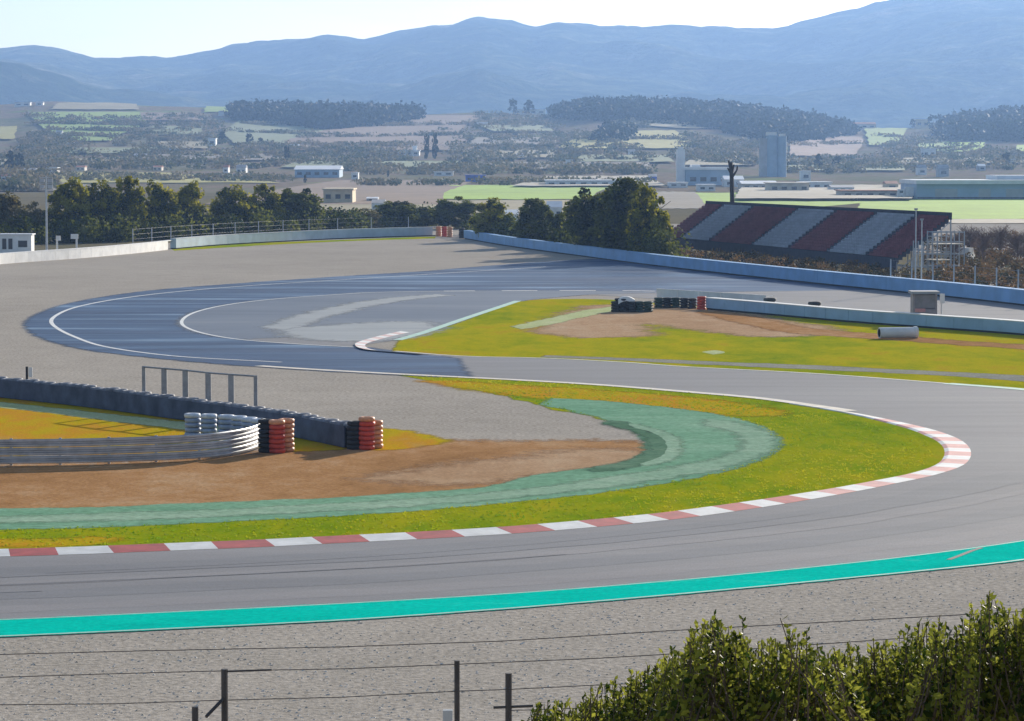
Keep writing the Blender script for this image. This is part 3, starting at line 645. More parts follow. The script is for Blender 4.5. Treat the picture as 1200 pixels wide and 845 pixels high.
bar2, _ = long_barrier('tyre_barrier', [(203,292),(250,288),(300,285),(400,280),(460,278),(510,276.5)], 1.35, .8, 4, M['grey_blue_belt'], M['pale_steel'], 'grey blue belted barrier along the back of the gravel under the pines', 'barrier', .08, M['tyre_black'])
bar3, _ = long_barrier('tyre_barrier', [(547,280),(600,289),(680,300),(780,313),(900,326.5),(1000,337),(1100,347),(1200,358),(1500,396)], 1.2, .9, 4, M['blue_belt'], M['blue_belt'], 'long bright blue barrier running below the grandstand', 'barrier', .1, M['tyre_black'])
bar4, _ = long_barrier('tyre_barrier', [(832,363),(900,369),(1000,378),(1100,385.5),(1200,393),(1500,424)], .92, .8, 3, M['pale_blue_belt'], M['wall_white'], 'pale blue barrier along the top of the grass island', 'barrier', .06, M['tyre_black'])
bar5, _ = long_barrier('guardrail', [(770,352),(830,356),(905,361)], .95, .12, 3, M['wall_white'], M['wall_white'], 'short white rail behind the red tyre bundle', 'guardrail', .05)

# tyres and stacks
def torus(mb, r, w, n=16, m=8, z=0):
    b = len(mb.v)
    for i in range(n):
        a = 2 * math.pi * i / n
        for j in range(m):
            p = 2 * math.pi * j / m; c = math.cos(p); s = math.sin(p)
            rr = r - w + (abs(c) ** .6) * math.copysign(w, c); zz = (abs(s) ** .6) * math.copysign(w * .82, s)
            mb.v.append((rr * math.cos(a), rr * math.sin(a), z + zz))
    for i in range(n):
        for j in range(m):
            mb.f.append((b + i*m + j, b + ((i+1) % n)*m + j, b + ((i+1) % n)*m + (j+1) % m, b + i*m + (j+1) % m)); mb.m.append(0); mb.c.append(None)
TY = {}
def tyre_mesh(mk):
    if mk not in TY:
        mb = MB(); torus(mb, .34, .115); mb.smooth = True; TY[mk] = mb.mesh('tyre', M[mk])
    return TY[mk]
def tyre_stack(x, y, cols, label, group=None, r=.34, cat='tyre stack'):
    o = empty('tyre_stack', (x, y, 0), label, cat, group)
    s = r / .34
    for i, c in enumerate(cols):
        t = bpy.data.objects.new('tyre', tyre_mesh(c)); COL.objects.link(t); t.parent = o
        t.location = (random.uniform(-.015, .015), random.uniform(-.015, .015), (.1 + .195 * i) * s); t.scale = (s, s, s)
    return o
def line_stacks(pts, n):
    return [pts[int(i * (len(pts) - 1) / max(1, n - 1))] for i in range(n)]
# pale stacks behind the guardrail's end
row = line_stacks(GP([(226,512),(245,513),(265,514),(285,516),(303,519)], .1), 6)
words = ['pale blue tyre stack at the free end of the row behind the guardrail', 'second pale tyre stack from the free end of the row behind the guardrail', 'third pale tyre stack in the row behind the guardrail',
         'fourth pale tyre stack in the row behind the guardrail', 'fifth pale tyre stack in the row behind the guardrail', 'pale tyre stack nearest the orange bundle behind the guardrail']
for i, (p, w) in enumerate(zip(row, words)): tyre_stack(p.x, p.y, ['tyre_blue'] * 4 + ['tyre_white'], w, 'pale tyre stacks behind the guardrail', .36)
def bundle(px, py, names):
    c = G(px, py); d = c.y / F
    for (dx, dy, cols, lab) in names: tyre_stack(c.x + dx, c.y + dy, cols, lab, 'coloured tyre stacks at the barrier ends')
bundle(325, 531, [(-.48, .3, ['tyre_black'] * 7, 'black tyre stack between the guardrail end and the orange stack'), (0, 0, ['tyre_red'] * 6 + ['tyre_orange'], 'red tyre stack with an orange top at the end of the guardrail'), (.32, .62, ['tyre_orange'] * 7, 'pale orange tyre stack behind the guardrail end')])
bundle(430, 527, [(-.5, .2, ['tyre_black'] * 6, 'black tyre stack at the end of the dark tyre wall'), (0, 0, ['tyre_red'] * 6 + ['tyre_orange'], 'bright red tyre stack beyond the end of the dark tyre wall'), (.3, .6, ['tyre_orange'] * 6, 'pale orange tyre stack behind the bright red one')])
# dark tyre wall
twp = GP([(-220,440),(-60,458),(0,465),(100,476),(220,492),(330,508),(415,525)], .5); o = empty('tyre_wall', twp[0], 'long dark belted tyre wall in front of the gravel', 'tyre wall')
off = -twp[0]; wall_mesh([p + off for p in offset_line(twp, -.42)], .04, .93, .04).build('belt', M['belt'], o)
mb = MB()
for k in range(5): torus(mb, .37, .12, 14, 6, .11 + .2 * k)
mb.m = [0 if i < len(mb.m) * .8 else 1 for i in range(len(mb.m))]  # top tyre of each stack coloured paler to stand for sunlight on it
mb.smooth = True; stm = mb.mesh('tyre_stack', [M['tyre_black'], plain('tyre_sunlit_top', (.22, .23, .26), .7, .35, 4)])
mb = MB(); torus(mb, .37, .12, 14, 6, .11); mb.smooth = True
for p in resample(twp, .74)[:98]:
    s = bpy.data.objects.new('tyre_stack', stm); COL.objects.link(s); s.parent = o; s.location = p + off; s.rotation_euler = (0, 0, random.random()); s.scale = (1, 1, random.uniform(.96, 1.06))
p = G(30, 466); o = empty('marker_post', (p.x, p.y + .9, 0), 'small black and white marker post behind the dark tyre wall', 'marker')
mb = MB(); mb.box(-.06, 0, .75, .12, .1, 1.5, 0); mb.build('dark_board', M['tyre_black'], o); mb = MB(); mb.box(.12, -.03, 1.22, .2, .04, .5, 0); mb.build('white_board', M['wall_white'], o)
# guardrail
gp_ = GP([(-220,551),(-100,548),(0,546),(100,544.5),(200,541),(250,537.5),(285,532),(303,526),(310,519)], .35)
o = empty('guardrail', gp_[0], 'curved three rail steel guardrail in front of the bare earth', 'guardrail'); off = -gp_[0]
for k in range(3):
    zc = .22 + .33 * k; prof = [(.0, -.155), (.035, -.12), (.035, -.06), (-.02, -.02), (-.02, .02), (.035, .06), (.035, .12), (0, .155)]
    mb = MB(); rows_ = [[Vector((q.x, q.y, zc + dz)) for q in (p + off for p in offset_line(gp_, -.02 - dx))] for dx, dz in prof]
    for a, b in zip(rows_, rows_[1:]): mb.ribbon(a, b)
    mb.smooth = True; mb.build('rail', M['metal'], o)
for p in resample(offset_line(gp_, .1), 1.9):
    mb = MB(); mb.box(0, 0, .53, .1, .1, 1.06); mb.build('post', M['steel'], o, p + off)
# posts with a top rail behind the tyre wall
A = [G(165,485), G(189,488), G(214,491), G(241,494), G(268,497), G(297,500)]
A = [p + Vector((0, 1.3, 0)) for p in A]; o = empty('gantry_frame', A[0], 'open frame of six dark posts joined by a top rail', 'frame')
tops = []
for i, (p, ty) in enumerate(zip(A, (429, 431, 433, 436, 438, 440))):
    z = H + (HOR - ty) / F * p.y; q = p - A[0]; tops.append(Vector((q.x, q.y, z - .04)))
    mb = MB(); w = .17 if i in (0, 5) else .26; mb.box(0, 0, z / 2, w, .1, z); mb.build('post', M['steel'], o, q)
mb = MB()
for a, b in zip(tops, tops[1:]): mb.tube([a, b], .045, n=6)
mb.build('top_rail', M['steel'], o)

# island furniture
def px_w(px, d): return px * d / F
c = G(738, 366); o = empty('tyre_heap', c, 'low dark heap of tyres under a white sheet on the island', 'tyre heap')
random.seed(11)
for (x, y, n) in [(-1.1, .3, 4), (-.45, .25, 5), (.2, .1, 4), (.8, 0, 4), (1.4, -.1, 4), (-.8, .9, 5), (.0, .85, 5), (.75, .7, 4), (1.5, .6, 4)]:
    for k in range(n):
        t = bpy.data.objects.new('tyre', tyre_mesh('tyre_green' if x > .5 else 'tyre_black')); COL.objects.link(t); t.parent = o; t.location = (x, y, .12 + .21 * k); t.scale = (1.05, 1.05, 1.1)
mb = MB(); N = 8
for i in range(N):
    for j in range(N):
        q = []
        for a, b in ((i, j), (i+1, j), (i+1, j+1), (i, j+1)):
            x, y = -.9 + 1.3 * a / N, -.1 + 1.1 * b / N; q.append((x, y, 1.22 - .25 * abs(a / N - .5) ** 2 * 4 + .05 * noise.noise(Vector((x * 2, y * 2, 1))) - (.35 if b == 0 else 0)))
        mb.face(q)
mb.smooth = True; mb.build('white_sheet', M['wall_white'], o)
for i, (px, py, n, col, lab) in enumerate([(772,361,4,'tyre_green','dark green tyre stack right of the sheeted heap'),(782,361,4,'tyre_black','black tyre stack next to the dark green one on the island'),(792,361,4,'tyre_green','dark green tyre stack in the middle of the island row'),(802,361.5,4,'tyre_black','black tyre stack two before the red one on the island'),(811,362,4,'tyre_black','black tyre stack just before the red one on the island'),(822,363,5,'tyre_red','dull red tyre stack at the start of the pale blue barrier')]):
    c = G(px, py); tyre_stack(c.x, c.y, [col] * n, lab, 'tyre stacks along the island', .37)
for px, py, lab in [(905,368,'black tyre stack against the back of the pale blue barrier'), (958,373,'small black tyre stack behind the pale blue barrier before the hut')]:
    c = G(px, py) + Vector((0, 2.2, 0)); tyre_stack(c.x, c.y, ['tyre_black'] * 4, lab, 'dark stacks behind the pale blue barrier', .5)
# pipe
c = G(1052, 397); o = empty('concrete_pipe', (c.x, c.y, 0), 'pale grey pipe with a dark open end lying on the grass', 'pipe', rz=R_(12))
mb = MB(); r = .36; n = 20
for x0, x1, r0 in ((-1.3, 1.12, r), (1.12, 1.34, r * 1.12)):
    mb.tube([(x0, 0, r * 1.12), (x1, 0, r * 1.12)], r0, n=n, cap=False)
mb.smooth = True
for x0, r0 in ((-1.3, r), (1.34, r * 1.12), (1.12, r * 1.12)):
    for j in range(n):
        a, b = 2 * math.pi * j / n, 2 * math.pi * (j + 1) / n; k = .82
        mb.face([(x0, r0 * math.cos(a), r * 1.12 + r0 * math.sin(a)), (x0, r0 * math.cos(b), r * 1.12 + r0 * math.sin(b)), (x0, k * r * math.cos(b), r * 1.12 + k * r * math.sin(b)), (x0, k * r * math.cos(a), r * 1.12 + k * r * math.sin(a))])
mb.build('shell', M['wall_white'], o); mb = MB(); mb.tube([(-1.29, 0, r * 1.12), (1.3, 0, r * 1.12)], r * .82, n=n, cap=False); mb.smooth = True; mb.build('bore', M['tyre_black'], o)
# marshal hut
c = G(1083, 384) + Vector((0, 5, 0)); c.x = (1083 - 600) / F * c.y; o = empty('marshal_hut', c, 'small grey brown marshal hut standing behind the pale blue barrier', 'hut')
hh = 2.55; mb = MB(); mb.box(0, 0, .55, 1.75, 1.5, 1.1); mb.box(-.8, 0, 1.65, .14, 1.5, 1.1); mb.box(.8, 0, 1.65, .14, 1.5, 1.1); mb.box(0, .7, 1.65, 1.46, .1, 1.1); mb.build('wall', plain('hut_wall', (.30, .25, .24), .8, .2, 2), o)
mb = MB(); mb.box(0, -.05, 2.3, 2.05, 1.9, .18); mb.build('roof', M['roof_grey'], o); mb = MB(); mb.box(0, -.68, 1.65, 1.45, .03, 1.0); mb.build('window', plain('hut_pane', (.22, .19, .19), .4, .2, 2), o)
mb = MB(); mb.box(-.35, -.765, 1.02, .75, .02, .25); mb.build('red_panel', M['pink_paint'], o)
o = empty('sign_post', (c.x + 1.25, c.y - .2, 0), 'white post with a small board right of the marshal hut', 'post'); mb = MB(); mb.tube([(0, 0, 0), (0, 0, 2.2)], .06); mb.build('post', M['wall_white'], o); mb = MB(); mb.box(.05, -.08, 1.85, .35, .04, .7); mb.build('board', M['wall_white'], o)
# thin masts behind the blue barrier
for px, top, lab, dd in [(1073, 246, 'tall thin pale mast right of the grandstand behind the hut', 4), (1080, 258, 'shorter thin pale mast beside the tall one behind the hut', 4.6)]:
    b = G(px, 344) + Vector((0, dd, 0)); b.x = (px - 600) / F * b.y; z = H + (HOR - top) / F * b.y
    o = empty('mast', b, lab, 'mast', 'pale masts by the grandstand'); mb = MB(); mb.tube([(0, 0, 0), (0, 0, z)], .07, .05); mb.build('pole', M['pale_steel'], o)
    mb = MB(); mb.box(0, 0, z + .08, .3, .2, .16); mb.build('head', M['steel'], o)
# orange end stacks at the gap
for px, py, col, lab in [(514,277,'tyre_orange','orange tyre stack closing the grey blue barrier at the gap'), (521,277.5,'tyre_red','red tyre stack in the gap between the far barriers'), (527,278,'tyre_orange','second orange tyre stack inside the gap'), (541,279.5,'tyre_black','black tyre stack closing the bright blue barrier at the gap')]:
    c = G(px, py); tyre_stack(c.x, c.y, [col] * 6, lab, 'tyre stacks at the gap in the far barrier', .45)

# catch fences
def catch_fence(px, h, back, step, label, mats=('wall_grey', 'steel'), wires=5):
    pts = [p + Vector((0, back, 0)) for p in GP(px, 1.0)]; o = empty('catch_fence', pts[0], label, 'fence'); off = -pts[0]
    rs = resample(pts, step)[:98]
    for p in rs:
        mb = MB(); mb.box(0, 0, h / 2, .11, .11, h); mb.build('post', M[mats[0]], o, p + off)
    for k in range(wires):
        mb = MB(); z = .4 + (h - .5) * k / (wires - 1); mb.tube([p + off + Vector((0, -.1, z)) for p in rs], .007, n=4); mb.build('cable', M[mats[1]], o)
catch_fence([(150,297),(203,292),(300,285),(400,280),(505,277)], 3.0, 5, 8, 'tall cable fence of pale posts in front of the left pines')
catch_fence([(1050,342),(1100,347),(1200,358),(1400,382)], 2.8, 4, 4.5, 'pale posted cable fence behind the bright blue barrier')

# cabin, light pole and signal posts at the left
c = G(20, 303) + Vector((0, 10, 0)); c.x = (20 - 600) / F * c.y; o = empty('cabin', c, 'white cabin with dark windows behind the concrete wall', 'cabin')
mb = MB(); mb.box(0, 0, 1.3, 3.9, 2.4, 2.6); mb.build('wall', M['wall_white'], o); mb = MB(); mb.box(0, 0, 2.67, 4.2, 2.7, .14); mb.build('roof', M['roof_white'], o)
for x in (-1.35, -.6, .9):
    mb = MB(); mb.box(x, -1.21, 1.5, .5 if x < 0 else 1.1, .03, 1.3 if x < 0 else .8); mb.build('window', M['window'], o)
c = G(55, 298) + Vector((0, 9, 0)); c.x = (55 - 600) / F * c.y; o = empty('floodlight', c, 'tall grey pole with a square lamp frame behind the concrete wall', 'light pole'); z = H + (HOR - 206) / F * c.y
mb = MB(); mb.tube([(0, 0, 0), (0, 0, z)], .16, .09); mb.build('pole', M['pale_steel'], o); mb = MB()
for k in range(3): mb.box(0, 0, z - .25 - .75 * k, 1.7, .12, .1)
for x in (-.8, .8): mb.box(x, 0, z - 1, .08, .12, 1.7)
mb.build('lamp_frame', M['wall_grey'], o)
for x in (-.5, .5):
    for k in range(2): mb = MB(); mb.box(x, -.12, z - .62 - .75 * k, .6, .14, .45); mb.build('lamp', M['wall_grey'], o)
for px, top, lab in [(67, 276, 'shorter white signal post next to the light pole'), (90, 274, 'white signal post with a side board left of the pines')]:
    c = G(px, 301) + Vector((0, 5, 0)); c.x = (px - 600) / F * c.y; z = H + (HOR - top) / F * c.y
    o = empty('signal_post', c, lab, 'signal post', 'white signal posts'); mb = MB(); mb.tube([(0, 0, 0), (0, 0, z)], .12); mb.build('post', M['wall_white'], o)
    mb = MB(); mb.box(-.25 if px > 80 else .2, -.1, z - .3, .9 if px > 80 else .5, .1, .6); mb.build('board', M['wall_white'], o)

# ------------------------------------------------------------------ grandstand
FLp, FRp = G(776, 280, 1.5), G(1051, 306, 1.5)
t = (FRp - FLp); Lg = t.length; t.normalize(); nb = Vector((-t.y, t.x, 0)); rz = math.atan2(t.y, t.x)
if nb.x < 0: nb = -nb
o = empty('grandstand', (FLp.x, FLp.y, 0), 'long open grandstand with red and grey seat blocks behind the blue barrier', 'grandstand', rz=rz)
DEP, ZT, ZB, NR = 5.8, 5.75, 1.5, 14
def s_at(px):
    k = (px - 600) / F; b = FLp + nb * DEP
    return (k * b.y - b.x) / (t.x - k * t.y)
bd = [max(0, s_at(p)) for p in (830, 847, 882, 934, 979, 1026, 1074, 1103)]; bd[0] = 0; bd[-1] = max(bd[-1], Lg)
Lt = bd[-1]
for i in range(7):
    s0, s1 = bd[i] + (.6 if i else 0), bd[i + 1] - .6
    mb = MB()
    for r in range(NR):
        y0 = DEP * r / NR; z0 = ZB + (ZT - ZB) * (r + 1) / NR; ym = y0 + DEP / NR
        mb.box((s0 + s1) / 2, y0 + DEP / NR / 2, z0 - .27, s1 - s0, DEP / NR, .5, 1)
        ns = int((s1 - s0) / .55)
        for q in range(ns): mb.box(s0 + .28 + q * (s1 - s0) / ns, y0 + .36, z0 + .15, .42, .07, .34, 0); 
        mb.box((s0 + s1) / 2, y0 + .2, z0 + .1, s1 - s0 - .1, .3, .05, 0)
    mb.build('seat_block', [M['seat_red'] if i % 2 == 0 else M['seat_grey'], M['stair']], o)
    if i:
        mb = MB()
        for r in range(NR): mb.box(bd[i], DEP * (r + .5) / NR, ZB + (ZT - ZB) * (r + 1) / NR - .25, 1.19, DEP / NR, .52)
        mb.build('stairway', M['stair'], o)
mb = MB(); mb.box(Lt / 2, -.15, ZB - .3, Lt, .12, 1.2); mb.build('front_panel', M['stair'], o)
mb = MB(); mb.box(Lt / 2, DEP + .08, ZT + .3, Lt, .08, .75); mb.build('back_rail', M['stair'], o)
for k in range(15):
    x = .3 + (Lt - .6) * k / 14
    mb = MB()
    for y, zz in ((0, ZB - .1), (DEP * .34, ZB + (ZT - ZB) * .3), (DEP * .67, ZB + (ZT - ZB) * .63), (DEP, ZT)):
        mb.box(x, y + .1, zz / 2, .12, .12, zz)
    mb.tube([(x, .1, .3), (x, DEP, ZT - .3)], .05, n=5); mb.tube([(x, .1, 1.0), (x, DEP, .6)], .05, n=5); mb.tube([(x, DEP * .34, 2.6), (x, DEP, 2.4)], .05, n=5); mb.tube([(x, DEP * .6, 4.0), (x, DEP, 4.0)], .05, n=5)
    mb.build('support_frame', M['wall_grey'], o)
# stair tower at the near end
e = FLp + t * (Lt + 2.4) + nb * 3.6; o = empty('scaffold_tower', (e.x, e.y, 0), 'pale scaffold stair tower at the near end of the grandstand', 'scaffold', rz=rz)
mb = MB()
for x in (-1.4, 0, 1.4):
    for y in (-2.2, -.7, .8, 2.2): mb.box(x, y, 2.3, .1, .1, 4.6 if y > -1 else 2.6)
mb.build('upright', M['wall_grey'], o); mb = MB()
for z in (1.1, 2.3, 3.5, 4.5):
    for x in (-1.4, 1.4): mb.box(x, 0 if z < 3 else .8, z, .07, 4.4 if z < 3 else 2.9, .07)
    for y in (-.7, 2.2): mb.box(0, y, z, 2.8, .07, .07)
mb.build('ledger', M['wall_grey'], o); mb = MB(); mb.box(0, .8, 3.3, 2.7, 2.8, .08); mb.box(0, 0, 1.7, 2.7, 2.0, .08); mb.build('platform', M['wall_beige'], o)

# ------------------------------------------------------------------ trees
def crown(name, seed, mat, shape='dome', n_clump=46, per=60, leaf=.36, base=.28, flat=False):
    rnd = random.Random(seed); mb = MB()
    for _ in range(n_clump):
        while True:
            x, y, z = rnd.uniform(-1, 1), rnd.uniform(-1, 1), rnd.uniform(0, 1)
            if shape == 'cone': lim = (1 - z) ** .8 * .95 + .06
            elif shape == 'column': lim = .8 if z < .75 else (1 - z) * 3.2
            elif shape == 'round': lim = math.sqrt(max(0, 1 - (2 * z - 1) ** 2))
            else: lim = math.sqrt(max(0, 1 - max(0, z - .25) ** 2 / .5625)) * (.75 + .25 * min(1, z * 4))
            r = math.hypot(x, y)
            if r < lim and rnd.random() < .35 + .65 * (r / (lim + .001)) ** 1.5: break
        cz = base + z * (1 - base); cr = rnd.uniform(.13, .27)
        tone = rnd.random() ** 1.1
        for _k in range(per):
            u = Vector((rnd.gauss(0, 1), rnd.gauss(0, 1), rnd.gauss(0, 1))); u.normalize(); q = cr * rnd.random() ** .4
            px_, py_, pz = x * .5 * .82 + u.x * q * .5, y * .5 * .82 + u.y * q * .5, min(cz + u.z * q * .42, 1.02)
            a = Vector((rnd.gauss(0, 1), rnd.gauss(0, 1), rnd.gauss(0, .7))).normalized(); b = a.cross(Vector((rnd.gauss(0, 1), rnd.gauss(0, 1), rnd.gauss(0, 1)))).normalized()
            s1, s2 = leaf * rnd.uniform(.025, .055) * 2, leaf * rnd.uniform(.025, .05) * 2; c = Vector((px_, py_, pz))
            tt = max(0, min(1, tone + rnd.uniform(-.22, .22)))
            mb.face([c - a * s1, c - b * s2 * .6, c + a * s1, c + b * s2 * .6], 0, (tt, tt, tt))
    return mb.mesh('crown', M[mat])
def trunk(seed, r=.022, top=.75, limbs=7):
    rnd = random.Random(seed); mb = MB(); pts = [Vector((0, 0, 0))]
    for k in range(1, 6): pts.append(Vector((rnd.uniform(-.02, .02), rnd.uniform(-.02, .02), top * k / 5)))
    mb.tube(pts, r, r * .4, 7)
    for k in range(limbs):
        z = rnd.uniform(.28, .68); a = rnd.uniform(0, 6.28); l = rnd.uniform(.15, .32)
        mb.tube([(0, 0, z), (math.cos(a) * l * .5, math.sin(a) * l * .5, z + .07), (math.cos(a) * l, math.sin(a) * l, z + .17)], r * .4, r * .12, 5)
    return mb.mesh('trunk', M['bark'])
CR = {'pine': [crown('crown', 21 + i, 'pine', 'dome', 120, 75, .38, .03) for i in range(4)],
      'dark': [crown('crown', 31 + i, 'dark_tree', 'round', 120, 80, .40, .02) for i in range(3)],
      'olive': [crown('crown', 41 + i, 'olive', 'dome', 90, 65, .40, .03) for i in range(2)],
      'column': [crown('crown', 51, 'far_wood', 'column', 34, 30, .8, .04)],
      'far': [crown('crown', 61 + i, 'far_wood', 'dome', 26, 28, .9, .12) for i in range(3)]}
TRK = [trunk(i) for i in range(3)]
tree_n = 0
def tree(kind, x, y, z, h, w, label, group=None, name='tree', cat='tree'):
    global tree_n; tree_n += 1
    o = empty(name, (x, y, z), label, cat, group, rz=tree_n * 1.7)
    lst = CR[kind]
    for nm, me in (('trunk', TRK[tree_n % 3]), ('crown', lst[tree_n % len(lst)])):
        c = bpy.data.objects.new(nm, me); COL.objects.link(c); c.parent = o
        c.scale = (w, w, h) if nm == 'crown' else (h, h, h)
    return o
def tree_px(kind, px, d, top, wpx, label, group, name='tree'):
    x = (px - 600) / F * d; tree(kind, x, d, 0, H + (HOR - top) / F * d, wpx * d / F * 1.38, label, group, name)
RW = 'trees behind the far barriers'
for a in [('olive',6,428,226,44,'olive brown bushy tree at the far left behind the cabin','bushy_tree'),('olive',36,436,236,34,'thin brownish tree just left of the light pole','bushy_tree'),
    ('pine',82,440,209,50,'tall yellow green pine just right of the light pole','pine_tree'),('pine',117,446,213,42,'darker pine second in the row right of the light pole','pine_tree'),
    ('pine',150,448,207,40,'tall pine with a yellowish crown, third right of the light pole','pine_tree'),('pine',187,455,210,40,'dark pine in the middle of the left row','pine_tree'),
    ('pine',219,462,213,46,'broad pine with a bright yellow green flank','pine_tree'),('pine',272,470,218,48,'pine standing alone after the gap in the left row','pine_tree'),
    ('pine',312,476,216,38,'slim brownish pine between two broader pines','pine_tree'),('dark',350,482,220,46,'round dark green tree ending the left row','round_tree'),
    ('olive',394,494,246,44,'low grey green tree below the cream building','bushy_tree'),('olive',428,500,244,36,'low dull green tree under the white sheds','bushy_tree'),
    ('dark',466,510,235,42,'rounded dark tree left of the barrier gap','round_tree'),('dark',496,524,243,30,'small dark tree just left of the barrier gap','round_tree'),
    ('dark',533,520,231,44,'dense dark tree right behind the barrier gap','round_tree'),('pine',577,444,233,42,'loose yellow green tree right of the barrier gap','bushy_tree'),
    ('dark',627,413,234,44,'dark round tree left of the big clump','round_tree'),('dark',662,396,244,30,'small dark tree touching the big clump','round_tree'),
    ('dark',700,378,219,62,'large dark tree at the left of the big clump','round_tree'),('dark',736,366,211,66,'tallest dark tree of the big clump by the grandstand','round_tree'),
    ('pine',762,357,219,44,'yellow edged tree at the right of the big clump','bushy_tree')]:
    tree_px(a[0], a[1], a[2], a[3], a[4], a[5], RW, a[6])
# low bushes between and under the trees
def loose(name, pts, mat, label, per, size, leaf, cat='undergrowth', toner=(0, 1), wr=(.8, 1.5)):
    rnd = random.Random(len(pts) + per); mb = MB()
    for p in pts:
        h = size * rnd.uniform(.6, 1.3); w = h * rnd.uniform(*wr); tone = rnd.uniform(*toner)
        for _ in range(per):
            u = Vector((rnd.gauss(0, 1), rnd.gauss(0, 1), rnd.gauss(0, 1))).normalized() * rnd.random() ** .35
            c = Vector((p.x + u.x * w * .5, p.y + u.y * w * .5, p.z + h * .45 + u.z * h * .5))
            a = Vector((rnd.gauss(0, 1), rnd.gauss(0, 1), rnd.gauss(0, .8))).normalized(); b = a.cross(Vector((rnd.gauss(0, 1), rnd.gauss(0, 1), rnd.gauss(0, 1)))).normalized()
            s = leaf * rnd.uniform(.6, 1.3); tt = max(0, min(1, tone + rnd.uniform(-.2, .2)))
            mb.face([c - a * s, c - b * s * .7, c + a * s, c + b * s * .7], 0, (tt, tt, tt))
    return tag(mb.build(name, M[mat]), label, cat, kind='stuff')
rnd = random.Random(3)
pts = []
for _ in range(170):
    px = rnd.uniform(-20, 520); d = lerp([(-20, 425), (100, 436), (200, 452), (350, 478), (520, 530)], px) + rnd.uniform(-6, 12); pts.append(Vector(((px - 600) / F * d, d, 0)))
for _ in range(90):
    px = rnd.uniform(545, 790); d = lerp([(545, 480), (600, 436), (700, 378), (790, 349)], px) + rnd.uniform(-4, 10); pts.append(Vector(((px - 600) / F * d, d, 0)))
loose('undergrowth', pts, 'dark_tree', 'dark undergrowth beneath the trackside trees', 170, 3.8, .25)
pts = []
for _ in range(260):
    f = rnd.random(); a = G(690, 298).lerp(G(1110, 344), f); pts.append(a + nb * rnd.uniform(3, 11) + t * rnd.uniform(-3, 3))
loose('undergrowth', pts, 'brush', 'brown and green brush between the blue barrier and the grandstand', 90, 1.25, .12)
pts = []
for _ in range(330):
    px = rnd.uniform(1085, 1330); py = rnd.uniform(280, 338); p = G(px, py); pts.append(p)
pts = [p for p in pts if (p - FLp).dot(nb) > 7 or (p - FLp).dot(t) > Lt + 6]
loose('undergrowth', pts, 'brush', 'brown scrub right of the grandstand', 100, 1.5, .15, toner=(.1, .8))
# bare trees right of the grandstand
def bare_mesh(seed, n=150):
    rnd = random.Random(seed); mt = MB(); mc = MB(); mt.tube([(0, 0, 0), (.01, .01, .35), (0, .02, .7)], .03, .012, 6)
    for k in range(n):
        z = rnd.uniform(.18, .75); a = rnd.uniform(0, 6.28); l = rnd.uniform(.15, .42); e = rnd.uniform(.15, .5)
        p1 = Vector((math.cos(a) * l * .45, math.sin(a) * l * .45, z + e * .3)); p2 = p1 + Vector((math.cos(a + rnd.uniform(-.6, .6)) * l * .5, math.sin(a + rnd.uniform(-.6, .6)) * l * .5, e * .35))
        mc.tube([(0, 0, z), p1, p2], .006, .003, 3, cap=False)
        for q in range(3): mc.tube([p1.lerp(p2, .3 * q), p1.lerp(p2, .3 * q) + Vector((rnd.uniform(-.1, .1), rnd.uniform(-.1, .1), rnd.uniform(.04, .14)))], .004, .002, 3, cap=False)
    return mt.mesh('trunk', M['twig']), mc.mesh('crown', M['twig'])
BM = [bare_mesh(s) for s in (1, 2)]
for i, (px, d, top, wpx, lab) in enumerate([(1118, 345, 272, 34, 'bare reddish tree nearest the grandstand end'), (1136, 380, 264, 40, 'bare brown tree second from the grandstand end'), (1152, 350, 268, 36, 'bare tree in the middle of the brown thicket'), (1172, 370, 264, 40, 'wide bare tree near the right edge of the thicket'), (1192, 345, 270, 38, 'bare tree at the right frame edge')]):
    h = H + (HOR - top) / F * d; o = empty('bare_tree', ((px - 600) / F * d, d, 0), lab, 'tree', 'bare trees right of the grandstand', rz=i * 1.3)
    for nm, me in zip(('trunk', 'crown'), BM[i % 2]):
        c = bpy.data.objects.new(nm, me); COL.objects.link(c); c.parent = o; c.scale = (wpx * d / F * 1.2, wpx * d / F * 1.2, h)
# dead pollarded trunk behind the grandstand
d = 440; o = empty('dead_tree', ((857 - 600) / F * d, d, 0), 'tall dark bare trunk with stubby top rising behind the grandstand', 'tree'); z = H + (HOR - 190) / F * d
mb = MB(); mb.tube([(.2, 0, 0), (.1, 0, z * .5), (0, 0, z * .8), (-.15, 0, z)], .36, .26, 8); mb.build('trunk', M['dead_bark'], o); mb = MB()
for a, b, r in [((0, 0, z * .80), (.75, .1, z * .90), .2), ((0, 0, z * .84), (-.6, 0, z * .93), .2), ((-.1, 0, z * .9), (-.45, .2, z * 1.02), .22), ((0, 0, z * .86), (.3, -.3, z * .97), .18), ((.75, .1, z * .90), (.8, .1, z * .95), .15)]: mb.tube([a, b], r, r * .6, 6)
mb.build('stub_branch', M['dead_bark'], o)

